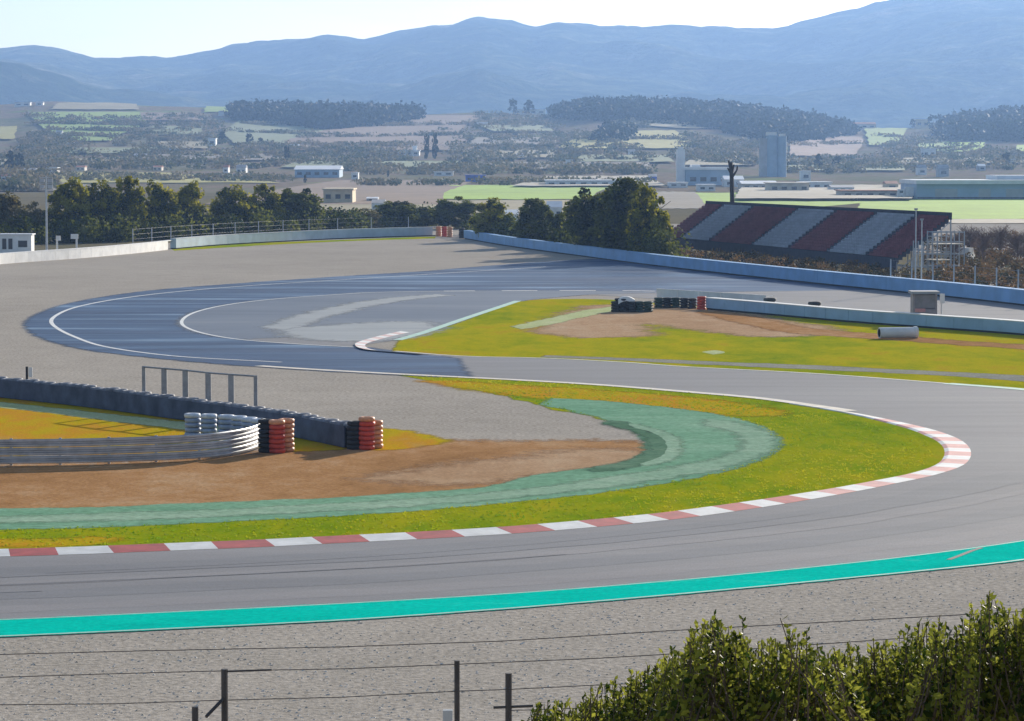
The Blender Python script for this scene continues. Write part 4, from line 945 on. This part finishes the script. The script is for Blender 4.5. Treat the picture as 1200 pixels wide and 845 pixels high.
# ------------------------------------------------------------------ buildings
def building(name, px, py, wpx, hpx, dep, wall, roof, label, cat='house', roofkind='gable', win=0, rz=0, group=None, p=None):
    c = p or T(px, py); w = wpx * c.y / F; h = hpx * c.y / F; o = empty(name, c, label, cat, group, rz)
    rh = h * .32 if roofkind == 'gable' else h * .1; wh = h - rh
    mb = MB(); mb.box(0, dep / 2, wh / 2 - .5, w, dep, wh + 1); mb.build('wall', M[wall], o)
    mb = MB(); ov = min(.5, w * .04)
    if roofkind == 'gable':
        x, y0, y1 = w / 2 + ov, -ov, dep + ov; z0 = wh + .003
        A = [(-x, y0, z0), (x, y0, z0), (x, y1, z0), (-x, y1, z0)]; B = [(-x, dep / 2, wh + rh), (x, dep / 2, wh + rh)]
        mb.face([A[0], A[1], B[1], B[0]]); mb.face([A[2], A[3], B[0], B[1]]); mb.face([A[1], A[2], B[1]]); mb.face([A[3], A[0], B[0]]); mb.face(A[::-1])
    else: mb.box(0, dep / 2, wh + rh / 2 + .003, w + ov * 2, dep + ov * 2, rh)
    mb.build('roof', M[roof], o)
    for k in range(win):
        mb = MB(); ww = w / (win * 1.9); mb.box(-w / 2 + w * (k + .5) / win, -.03, wh * .5, ww, .08, wh * .34); mb.build('window', M['window'], o)
    return o
HS = 'scattered houses on the far slopes'
building('house', 249, 171, 9, 9, 10, 'wall_white', 'roof_white', 'bright white block house in the trees of the left slope', 'house', 'flat', 1, group=HS)
building('house', 260, 136, 6, 6, 10, 'wall_white', 'roof_grey', 'small white house high on the slope left of the wood', group=HS)
building('house', 265, 203, 6, 10, 9, 'wall_white', 'roof_red', 'narrow white house with a red roof on the plain', win=1, group=HS)
building('house', 283, 204, 11, 11, 10, 'wall_white', 'roof_grey', 'white gabled house beside the narrow one on the plain', win=2, group=HS)
building('warehouse', 372, 208, 52, 14, 30, 'wall_blue', 'roof_white', 'long low warehouse with white roof in the plain', 'warehouse', 'gable', 5)
building('house', 416, 210, 8, 8, 9, 'wall_white', 'roof_white', 'small white cube shed right of the long low warehouse', 'shed', 'flat', 1)
building('industrial_building', 396, 238, 34, 17, 18, 'wall_cream', 'wall_cream', 'sunlit cream building rising behind the low trees', 'building', 'flat', 3)
building('shed', 443, 246, 15, 12, 9, 'wall_white', 'roof_grey', 'white shed half hidden right of the cream building', 'shed', 'gable', 1)
building('shed', 436, 236, 13, 5, 8, 'wall_grey', 'roof_white', 'grey shed with pale roof above the white shed', 'shed', 'gable', 1)
building('farm_building', 479, 183, 25, 7, 20, 'wall_white', 'roof_white', 'long white farm building below the dark poplars', 'building', 'flat', 3)
building('tower', 485, 178, 5, 12, 6, 'wall_white', 'roof_white', 'slim white tower on the long farm building', 'tower', 'flat', 0, p=T(485, 183) + Vector((0, 22, 0)))
building('depot', 557, 213, 23, 8, 14, 'bright_blue', 'bright_blue', 'bright blue low depot in the plain', 'building', 'flat', 2)
building('farm_building', 620, 134, 38, 6, 25, 'wall_white', 'roof_white', 'pale long building on the crest left of the middle wood', 'building', 'flat', 4)
building('farm_building', 674, 131, 13, 6, 16, 'wall_white', 'roof_white', 'short pale building just under the middle wood', 'building', 'gable', 1)
building('shed', 599, 268, 16, 16, 8, 'wall_white', 'roof_white', 'white shed seen between the trees right of the gap', 'shed', 'gable', 1, p=G(599, 262))
building('house', 650, 262, 17, 22, 8, 'wall_white', 'roof_white', 'white house seen between the dark tree and the big clump', 'house', 'gable', 2, p=G(650, 258))
building('greenhouse', 690, 218, 100, 7, 30, 'wall_white', 'roof_white', 'long pale greenhouse row beyond the big clump', 'greenhouse', 'flat', 8)
c = T(800, 217); o = empty('factory', c, 'pale factory block with a slim tower left of the dead trunk', 'factory'); k = c.y / F
mb = MB(); mb.box(-2 * k, 6, 21 * k, 9 * k, 9, 42 * k); mb.build('tower', M['roof_white'], o); mb = MB(); mb.box(-2 * k, 6, 43.5 * k, 6 * k, 6, 3 * k); mb.build('tower_head', M['wall_white'], o)
mb = MB(); mb.box(30 * k, 14, 9 * k, 54 * k, 26, 18 * k); mb.build('wall', M['wall_blue'], o); mb = MB(); mb.box(28 * k, 14, 19.5 * k, 57 * k, 28, 3 * k); mb.box(16 * k, 12, 22.5 * k, 10 * k, 12, 3 * k); mb.build('roof', M['roof_white'], o)
for j in range(4): mb = MB(); mb.box((12 + 12 * j) * k, .96, 7 * k, 7 * k, .1, 5 * k); mb.build('window', M['window'], o)
building('shed', 792, 219, 22, 6, 14, 'wall_white', 'roof_white', 'low white shed at the foot of the factory tower', 'shed', 'flat', 2, p=T(792, 219) + Vector((0, -18, 0)))
building('shed', 765, 213, 9, 9, 10, 'bright_blue', 'roof_grey', 'small blue shed left of the factory', 'shed', 'gable', 1)
c = T(905, 207); o = empty('grain_silo', c, 'tall grey silo tower of three joined cylinders', 'silo'); k = c.y / F
for x, y, r, hh, mt in ((-9, 4, 7, 45, 'wall_grey'), (-1, 0, 6.5, 48, 'wall_blue'), (10, 1, 6, 47, 'wall_blue')):
    mb = MB(); mb.lathe([(r * k, -1), (r * k, hh * k), (r * k * .96, hh * k)], x * k, y * k, 0, 20); mb.build('cylinder', M[mt], o)
mb = MB(); mb.box(-2 * k, 1 * k, 50 * k, 12 * k, 8 * k, 4 * k); mb.build('headhouse', M['wall_white'], o); mb = MB(); mb.box(11 * k, 1 * k, 48.6 * k, 7 * k, 7 * k, 3 * k); mb.build('head_box', M['wall_white'], o)
YD = 'low buildings of the industrial yard'
building('warehouse', 890, 222, 40, 10, 25, 'wall_beige', 'roof_white', 'beige shed with pale roof at the foot of the silo', 'warehouse', 'gable', 4, group=YD)
building('warehouse', 925, 226, 46, 12, 20, 'wall_beige', 'wall_beige', 'sandy flat building in the middle of the yard', 'warehouse', 'flat', 4, group=YD)
building('warehouse', 957, 222, 34, 9, 20, 'wall_white', 'roof_white', 'white flat building right of the sandy one', 'warehouse', 'flat', 3, group=YD)
building('warehouse', 1020, 232, 66, 9, 18, 'wall_beige', 'roof_red', 'long low beige hall at the right of the yard', 'warehouse', 'flat', 5, group=YD)
building('warehouse', 944, 212, 11, 12, 10, 'wall_white', 'roof_white', 'small white cube building rising over the yard', 'warehouse', 'flat', 1, group=YD)
building('warehouse', 860, 219, 22, 13, 18, 'wall_white', 'roof_white', 'white gabled hall between the dead trunk and the silo', 'warehouse', 'gable', 2, group=YD)
building('warehouse', 988, 225, 26, 8, 16, 'wall_white', 'roof_grey', 'white grey roofed hall between the flat and the long beige ones', 'warehouse', 'gable', 3, group=YD)
building('warehouse', 828, 224, 20, 8, 14, 'wall_white', 'roof_white', 'low white annexe in front of the factory block', 'warehouse', 'flat', 2, group=YD)
building('warehouse', 1045, 222, 14, 10, 12, 'wall_cream', 'roof_red', 'cream red roofed hut left of the long blue warehouse', 'warehouse', 'gable', 1, group=YD)
c = T(1150, 234); o = empty('long_warehouse', c, 'very long blue warehouse with a white roof at the right edge', 'warehouse'); k = c.y / F
mb = MB(); mb.box(20 * k, 20, 9 * k - 1, 190 * k, 36, 18 * k + 2); mb.build('wall', M['wall_blue'], o); mb = MB(); mb.box(22 * k, 20, 20.5 * k, 196 * k, 39, 4.6 * k); mb.box(70 * k, 26, 25.5 * k, 84 * k, 22, 5 * k); mb.build('roof', M['roof_white'], o)
for x, w in ((-40, 26), (5, 14), (40, 20), (75, 20)): mb = MB(); mb.box(x * k, 1.95, 7 * k, w * k, .2, 11 * k); mb.build('door', M['wall_grey'], o)
mb = MB(); mb.box(20 * k, 1.9, 1.5 * k, 188 * k, .2, 3 * k); mb.build('plinth', M['belt'], o)
building('house', 1088, 180, 15, 12, 12, 'wall_white', 'roof_white', 'white block above the long warehouse', 'house', 'flat', 2, p=T(1088, 186) + Vector((0, 0, 0)))
building('house', 1080, 205, 10, 12, 10, 'wall_white', 'roof_grey', 'white gabled building on the slope under the white block', 'house', 'gable', 1)
building('house', 1105, 207, 12, 14, 10, 'wall_grey', 'roof_grey', 'grey house just behind the long warehouse roof', 'house', 'gable', 1)
building('house', 1186, 196, 6, 10, 8, 'wall_white', 'roof_white', 'slim white house above the right end of the warehouse', 'house', 'flat', 1)
building('farmhouse', 1012, 150, 26, 8, 18, 'wall_beige', 'roof_red', 'red roofed farmhouse on the saddle', 'house', 'gable', 3)
building('farmhouse', 1080, 149, 16, 10, 14, 'wall_cream', 'wall_cream', 'cream farm block on the saddle beside dark trees', 'house', 'flat', 2)
for i, (px, py, w, h, wl, rf, lab) in enumerate([(28, 125, 18, 5, 'wall_white', 'roof_white', 'pale long house on the far left crest'), (48, 124, 8, 5, 'wall_white', 'roof_grey', 'small white house on the far left crest'), (35, 205, 14, 8, 'wall_white', 'roof_grey', 'white house low behind the left pines'), (62, 203, 12, 7, 'wall_beige', 'roof_white', 'beige house with pale roof behind the light pole'),
    (95, 200, 10, 6, 'wall_beige', 'roof_red', 'small red roofed house left of the yellow field'), (8, 212, 12, 8, 'wall_white', 'roof_red', 'white red roofed house at the left edge'), (85, 172, 9, 5, 'wall_grey', 'roof_white', 'grey shed below the terraced field'), (70, 160, 7, 7, 'wall_grey', 'roof_grey', 'grey house left of the terraced field'),
    (165, 186, 14, 6, 'wall_grey', 'roof_grey', 'grey roofed house in the scrub of the left slope'), (205, 180, 12, 6, 'wall_blue', 'roof_grey', 'bluish house above the plain on the left'), (240, 192, 12, 6, 'wall_beige', 'roof_red', 'beige red roofed house left of the two white ones'), (185, 200, 10, 6, 'wall_beige', 'roof_red', 'low beige house over the yellow field'),
    (520, 206, 22, 5, 'wall_white', 'roof_white', 'low white shed left of the blue depot'), (345, 175, 11, 6, 'wall_grey', 'roof_white', 'pale roofed house under the dull green slope'), (610, 186, 9, 6, 'wall_white', 'roof_grey', 'white house in the middle scrub'), (667, 195, 8, 8, 'wall_white', 'roof_white', 'white cube house over the greenhouse row'),
    (740, 182, 8, 7, 'wall_white', 'roof_grey', 'small white house below the yellow slope'), (565, 148, 12, 5, 'wall_white', 'roof_grey', 'pale house right of the reddish slope'), (700, 200, 9, 6, 'wall_grey', 'roof_grey', 'grey house before the big clump'), (1150, 200, 8, 8, 'wall_grey', 'roof_white', 'small pale house over the long warehouse')]):
    building('house', px, py, w, h, 9, wl, rf, lab, 'house', 'gable' if i % 3 else 'flat', 1 if w < 10 else 2, group=HS)
# white houses on the mountain spur
def mtn_pt(px, py, d): return Vector(((px - 600) / F * d, d, H + (HOR - py) / F * d))
# lorries in the yard and things right of the grandstand
def lorry(px, py, L, label, group, p=None, colr='wall_white', rz=0):
    c = p or T(px, py); o = empty('lorry', c, label, 'lorry', group, rz)
    mb = MB(); mb.box(.9, 0, 2.3, L - 2.4, 2.4, 2.6); mb.build('trailer', M[colr], o); mb = MB(); mb.box(-L / 2 + .9, 0, 1.7, 1.9, 2.3, 2.4, taper=.92); mb.build('cab', M['wall_white'], o)
    mb = MB(); mb.box(-L / 2 + .9, -1.17, 2.2, 1.0, .05, .7); mb.build('window', M['window'], o)
    for x in (-L / 2 + 1, L / 2 - 2.4, L / 2 - 1):
        mb = MB(); mb.tube([(x, -1.2, .5), (x, 1.2, .5)], .5, n=12); mb.build('wheel', M['tyre_black'], o)
lorry(1066, 233.5, 7, 'white lorry parked before the blue warehouse', 'lorries in the yard'); lorry(1090, 233, 6.5, 'second white lorry nearer the warehouse doors', 'lorries in the yard', colr='wall_white')
c = G(1130, 309); o = empty('van', c, 'white van parked in the brown scrub', 'van', rz=R_(70))
mb = MB(); P = [(-1.9, .35), (1.9, .35), (1.9, .95), (1.35, 1.15), (.85, 1.8), (-1.8, 1.85), (-1.9, 1.6)]
for y in (-.85, .85): mb.face([(x, y, z) for x, z in (P if y < 0 else P[::-1])])
for a, b in zip(P, P[1:] + P[:1]): mb.face([(a[0], -.85, a[1]), (a[0], .85, a[1]), (b[0], .85, b[1]), (b[0], -.85, b[1])])
mb.build('body', M['wall_white'], o); mb = MB(); mb.face([(1.36, -.7, 1.18), (1.36, .7, 1.18), (.92, .66, 1.75), (.92, -.66, 1.75)]); ob = mb.build('windscreen', M['window'], o); ob.location.x = .03
for x in (-1.25, 1.2):
    for y in (-.8, .8): mb = MB(); mb.tube([(x, y - .1, .34), (x, y + .1, .34)], .34, n=14); mb.build('wheel', M['tyre_black'], o)
building('portable_cabin', 1120, 300, 16, 12, 3, 'wall_beige', 'roof_white', 'beige portable cabin right of the grandstand scaffold', 'cabin', 'flat', 2, p=G(1118, 303))
building('portable_cabin', 1168, 305, 22, 10, 3, 'wall_grey', 'roof_white', 'grey portable cabin with pale roof in the thicket', 'cabin', 'flat', 2, p=G(1168, 302))

# ------------------------------------------------------------------ far trees and woods
FT = 'single trees out in the valley'
for kind, px, py, h, w, lab, nm in [('column', 500, 186, 32, 9, 'tall dark poplar left in the close pair by the farm', 'poplar'), ('column', 510, 186, 33, 10, 'tall dark poplar right in the close pair by the farm', 'poplar'), ('column', 337, 192, 24, 9, 'dark cypress above the long low warehouse', 'cypress'),
    ('far', 601, 134, 18, 14, 'round tree alone on the skyline between the woods', 'round_tree'), ('far', 620, 134, 17, 16, 'bushy tree on the skyline beside the middle wood', 'round_tree'), ('far', 293, 170, 14, 11, 'round tree right of the bright white block house', 'round_tree'), ('far', 306, 172, 11, 9, 'small round tree before the dull green slope', 'round_tree'),
    ('far', 262, 168, 14, 12, 'dark tree touching the bright white block house', 'round_tree'), ('far', 14, 200, 24, 16, 'dark tree at the left edge of the valley', 'round_tree'), ('far', 24, 199, 20, 14, 'second dark tree at the left edge of the valley', 'round_tree'), ('far', 800, 150, 16, 12, 'single tree on the tan strip under the wood', 'round_tree'),
    ('far', 1068, 148, 11, 8, 'dark tree beside the cream farm block', 'round_tree'), ('far', 1178, 196, 18, 14, 'round dark tree above the warehouse roof', 'round_tree'), ('far', 958, 200, 20, 14, 'dark tree right of the silo', 'round_tree'), ('far', 980, 198, 16, 13, 'rounded tree right of the silo and its neighbour', 'round_tree'),
    ('column', 455, 207, 9, 4, 'small dark cypress on the plain left of the blue depot', 'cypress'), ('column', 358, 214, 12, 5, 'small cypress before the long low warehouse', 'cypress'), ('far', 1003, 236, 5, 8, 'low bush at the edge of the bright green field', 'bush'), ('far', 880, 247, 8, 8, 'bush at the near edge of the field behind the stand', 'bush'), ('far', 895, 246, 8, 8, 'second bush at the near edge of the field behind the stand', 'bush')]:
    c = T(px, py); k = c.y / F; tree(kind, c.x, c.y, c.z - .3, h * k, w * k, lab, FT, nm)
def region(poly, n, rnd):
    P = [Vector((x, y, 0)) for x, y in poly]; x0, x1 = min(p.x for p in P), max(p.x for p in P); y0, y1 = min(p.y for p in P), max(p.y for p in P); out = []
    while len(out) < n:
        x, y = rnd.uniform(x0, x1), rnd.uniform(y0, y1)
        if in_poly(x, y, P): out.append(T(x, y))
    return out
rnd = random.Random(9)
loose('woodland', region([(276,133),(490,137),(488,142),(440,150),(380,154),(330,148),(280,143)], 620, rnd), 'far_wood', 'dark pine wood on the left hill', 60, 13, 1.9, 'woodland', toner=(0, .75), wr=(1.0, 2.0))
loose('woodland', region([(648,134),(700,128),(800,129),(900,139),(990,152),(1000,158),(960,166),(900,168),(860,158),(800,146),(700,142),(650,140)], 900, rnd), 'far_wood', 'dark pine wood on the long middle hill', 60, 13, 1.9, 'woodland', toner=(0, .75), wr=(1.0, 2.0))
loose('woodland', region([(1098,151),(1150,142),(1250,137),(1250,166),(1150,166),(1100,164)], 520, rnd), 'far_wood', 'dark pine wood on the right hill', 60, 13, 1.9, 'woodland', toner=(0, .75), wr=(1.0, 2.0))
loose('woodland', region([(690,168),(720,150),(745,160),(740,168)], 60, rnd), 'far_wood', 'dark wooded knoll under the middle wood', 40, 9, 1.6, 'woodland')
pts = []
for poly, n in [([(30,136),(175,140),(180,152),(40,142)], 70), ([(30,160),(60,158),(110,172),(80,180),(30,176)], 90), ([(0,176),(330,180),(330,198),(0,200)], 190), ([(165,135),(250,138),(270,165),(240,176),(130,172)], 120), ([(330,176),(480,180),(480,192),(330,196)], 80),
    ([(520,150),(660,150),(760,178),(760,192),(520,192)], 210), ([(800,160),(890,168),(885,196),(790,190)], 150), ([(920,185),(1200,180),(1200,200),(920,205)], 170), ([(1030,172),(1075,160),(1200,184),(1040,188)], 130), ([(560,134),(650,138),(650,150),(560,150)], 90), ([(0,205),(60,205),(60,225),(0,225)], 40), ([(410,196),(760,198),(760,205),(410,205)], 120), ([(280,172),(480,170),(480,178),(280,180)], 90)]:
    pts += region(poly, n, rnd)
for x0, y0, x1, y1, n in [(40,146,172,149,40), (60,154,166,156,34), (80,161,140,163,18), (285,147,420,150,30), (270,156,400,160,26), (400,150,560,147,36), (350,163,545,160,44), (340,171,480,173,26), (660,163,800,166,24), (725,145,870,149,26), (930,172,1005,170,14), (1015,161,1065,162,8), (700,147,760,150,14)]:
    for k in range(n):
        f = rnd.random(); pts.append(T(x0 + (x1 - x0) * f, y0 + (y1 - y0) * f + rnd.uniform(-.8, .8)))
loose('scrub', pts, 'far_scrub', 'grey green scrub and hedgerows over the valley slopes', 60, 4.2, .95, 'scrub', wr=(1.5, 5))
pts = region([(60,206),(340,208),(340,214),(60,212)], 90, rnd) + region([(420,214),(760,214),(760,217),(420,218)], 70, rnd)
loose('scrub', pts, 'far_scrub', 'low hedges across the plain', 50, 2.8, .7, 'scrub', wr=(1.5, 5))

# ------------------------------------------------------------------ foreground fence and shrubs
d0 = 14.0
def fpt(px, py, d): return Vector(((px - 600) / F * d, d, H + (HOR - py) / F * d))
o = empty('wire_fence', (fpt(260, 0, d0).x, d0, hgt(0, d0)), 'rusty wire fence of thin dark posts along the near bank', 'fence'); base = o.location.copy()
for px, top, w, d in [(260, 788, .031, d0), (535, 778, .026, d0 + .3), (596, 793, .031, d0 + .1), (225, 833, .03, d0 - .2), (-160, 745, .045, d0), (1300, 700, .045, d0 + 1)]:
    q = fpt(px, top, d); g = hgt(0, d) - .1; mb = MB(); mb.tube([(q.x, d, g), (q.x, d, q.z)], w / 2, w / 2, 8); ob = mb.build('post', M['dark_steel'], o); ob.location = -base
for pts in [[(-160,802),(0,797),(130,793),(260,790),(400,788),(535,783),(700,776),(830,767),(1300,735)], [(-160,835),(0,831),(130,829),(260,825),(400,822),(535,815),(596,812),(760,805),(1300,770)], [(-160,775),(0,770),(170,766),(400,762),(590,754),(800,742),(1300,715)], [(596,838),(760,832),(1300,800)]]:
    mb = MB(); mb.tube([fpt(x, y + random.uniform(-.8, .8), d0 + .06) for x, y in pts], .0021, n=5); ob = mb.build('wire', M['dark_steel'], o); ob.location = -base
mb = MB(); mb.tube([fpt(260, 791, d0), fpt(316, 789, d0)], .005, n=6); ob = mb.build('strut', M['dark_steel'], o); ob.location = -base; mb = MB(); mb.tube([fpt(260, 822, d0), fpt(238, 845, d0 - .1)], .008, n=6); ob = mb.build('brace', M['dark_steel'], o); ob.location = -base; mb = MB(); mb.tube([fpt(578, 834, d0 + .1), fpt(625, 832, d0 + .1)], .007, n=6); ob = mb.build('strut', M['dark_steel'], o); ob.location = -base
q = fpt(524, 842, d0 + .1); mb = MB(); mb.box(q.x, q.y, q.z - .03, .045, .03, .1); mb.tube([(q.x + .02, q.y, q.z - .12), (q.x + .02, q.y, hgt(0, d0))], .012, n=6); ob = mb.build('bracket', M['pale_steel'], o); ob.location = -base

def shrub(seed, x0, x1, prof, d, label, name='shrub'):
    rnd = random.Random(seed); mid = (x0 + x1) / 2; bx = (mid - 600) / F * d; bz = hgt(bx, d)
    o = empty(name, (bx, d, bz), label, 'shrub', 'shrubs on the near bank'); st = MB(); lv = MB()
    def leaf(c, dirv, L, tone):
        a = dirv.normalized(); s = a.cross(Vector((rnd.gauss(0, 1), rnd.gauss(0, 1), rnd.gauss(0, 1)))).normalized() * L * .23; nrm = a.cross(s).normalized() * L * .05
        lv.face([c, c + a * L * .5 + s * 1.25 + nrm, c + a * L, c + a * L * .5 - s * 1.25 + nrm], 0, (tone,) * 3)
    n = int((x1 - x0) * 1.5)
    for k in range(n):
        px = rnd.uniform(x0, x1); dd = d + rnd.uniform(-.5, .5) * (1 if k % 3 else 1.2)
        top = lerp(prof, px) + abs(rnd.gauss(0, 20)) + 3 + (dd - d) * 25
        if rnd.random() < .05: top -= rnd.uniform(8, 22)
        p = fpt(px, top, dd); L = rnd.uniform(.22, .6); lean = Vector((rnd.gauss(0, .34), rnd.gauss(0, .30), 0))
        b = p - Vector((0, 0, L)) - lean * L; st.tube([b - Vector((0, 0, .1)), (b + p) / 2 + lean * .1, p], .004, .0015, 4, cap=False)
        tone0 = rnd.random() ** 1.4
        m = int(L * 105)
        for j in range(m):
            f = j / m; c = b.lerp(p, f ** .8); a = rnd.uniform(0, 6.28); up = rnd.uniform(.2, 1.1) if f < .9 else rnd.uniform(.8, 2)
            leaf(c, Vector((math.cos(a), math.sin(a), up)), rnd.uniform(.014, .046) * (1 - .3 * f), max(0, min(1, tone0 + rnd.uniform(-.25, .3))))
    for k in range(int((x1 - x0) * 14)):    # inner mass
        px = rnd.uniform(x0 - 10, x1 + 10); dd = d + rnd.uniform(-.6, .6); top = lerp(prof, px) + 34 + rnd.random() ** .7 * 190
        c = fpt(px, top, dd); leaf(c, Vector((rnd.gauss(0, 1), rnd.gauss(0, 1), rnd.gauss(.3, 1))), rnd.uniform(.03, .055), rnd.random() ** 2)
    for k in range(12):
        px = rnd.uniform(x0, x1); q = fpt(px, lerp(prof, px) + 60, d + rnd.uniform(-.3, .3)); st.tube([(bx + rnd.uniform(-.3, .3), d + rnd.uniform(-.2, .2), bz - .1), (q.x * .6 + bx * .4, q.y, (q.z + bz) * .5), q], .018, .006, 5)
    a = st.build('stem', M['bark'], o); b = lv.build('leaves', M['hedge'], o); a.location = b.location = -o.location
PROF = [(600,850),(640,832),(690,818),(740,792),(790,770),(820,738),(835,722),(850,735),(880,752),(920,752),(960,760),(1000,764),(1040,758),(1070,748),(1085,730),(1110,742),(1140,730),(1155,712),(1165,700),(1180,722),(1230,715),(1300,700)]
shrub(1, 622, 790, PROF, 12.2, 'low sprawling green shrub beside the fence posts')
shrub(2, 780, 985, PROF, 11.6, 'leafy green shrub with two upright shoots in the middle of the bank')
shrub(3, 975, 1110, PROF, 12.4, 'dark green shrub between the two taller ones')
shrub(4, 1095, 1290, PROF, 11.8, 'tallest green shrub with a high thin shoot at the right edge')
rr = random.Random(77)
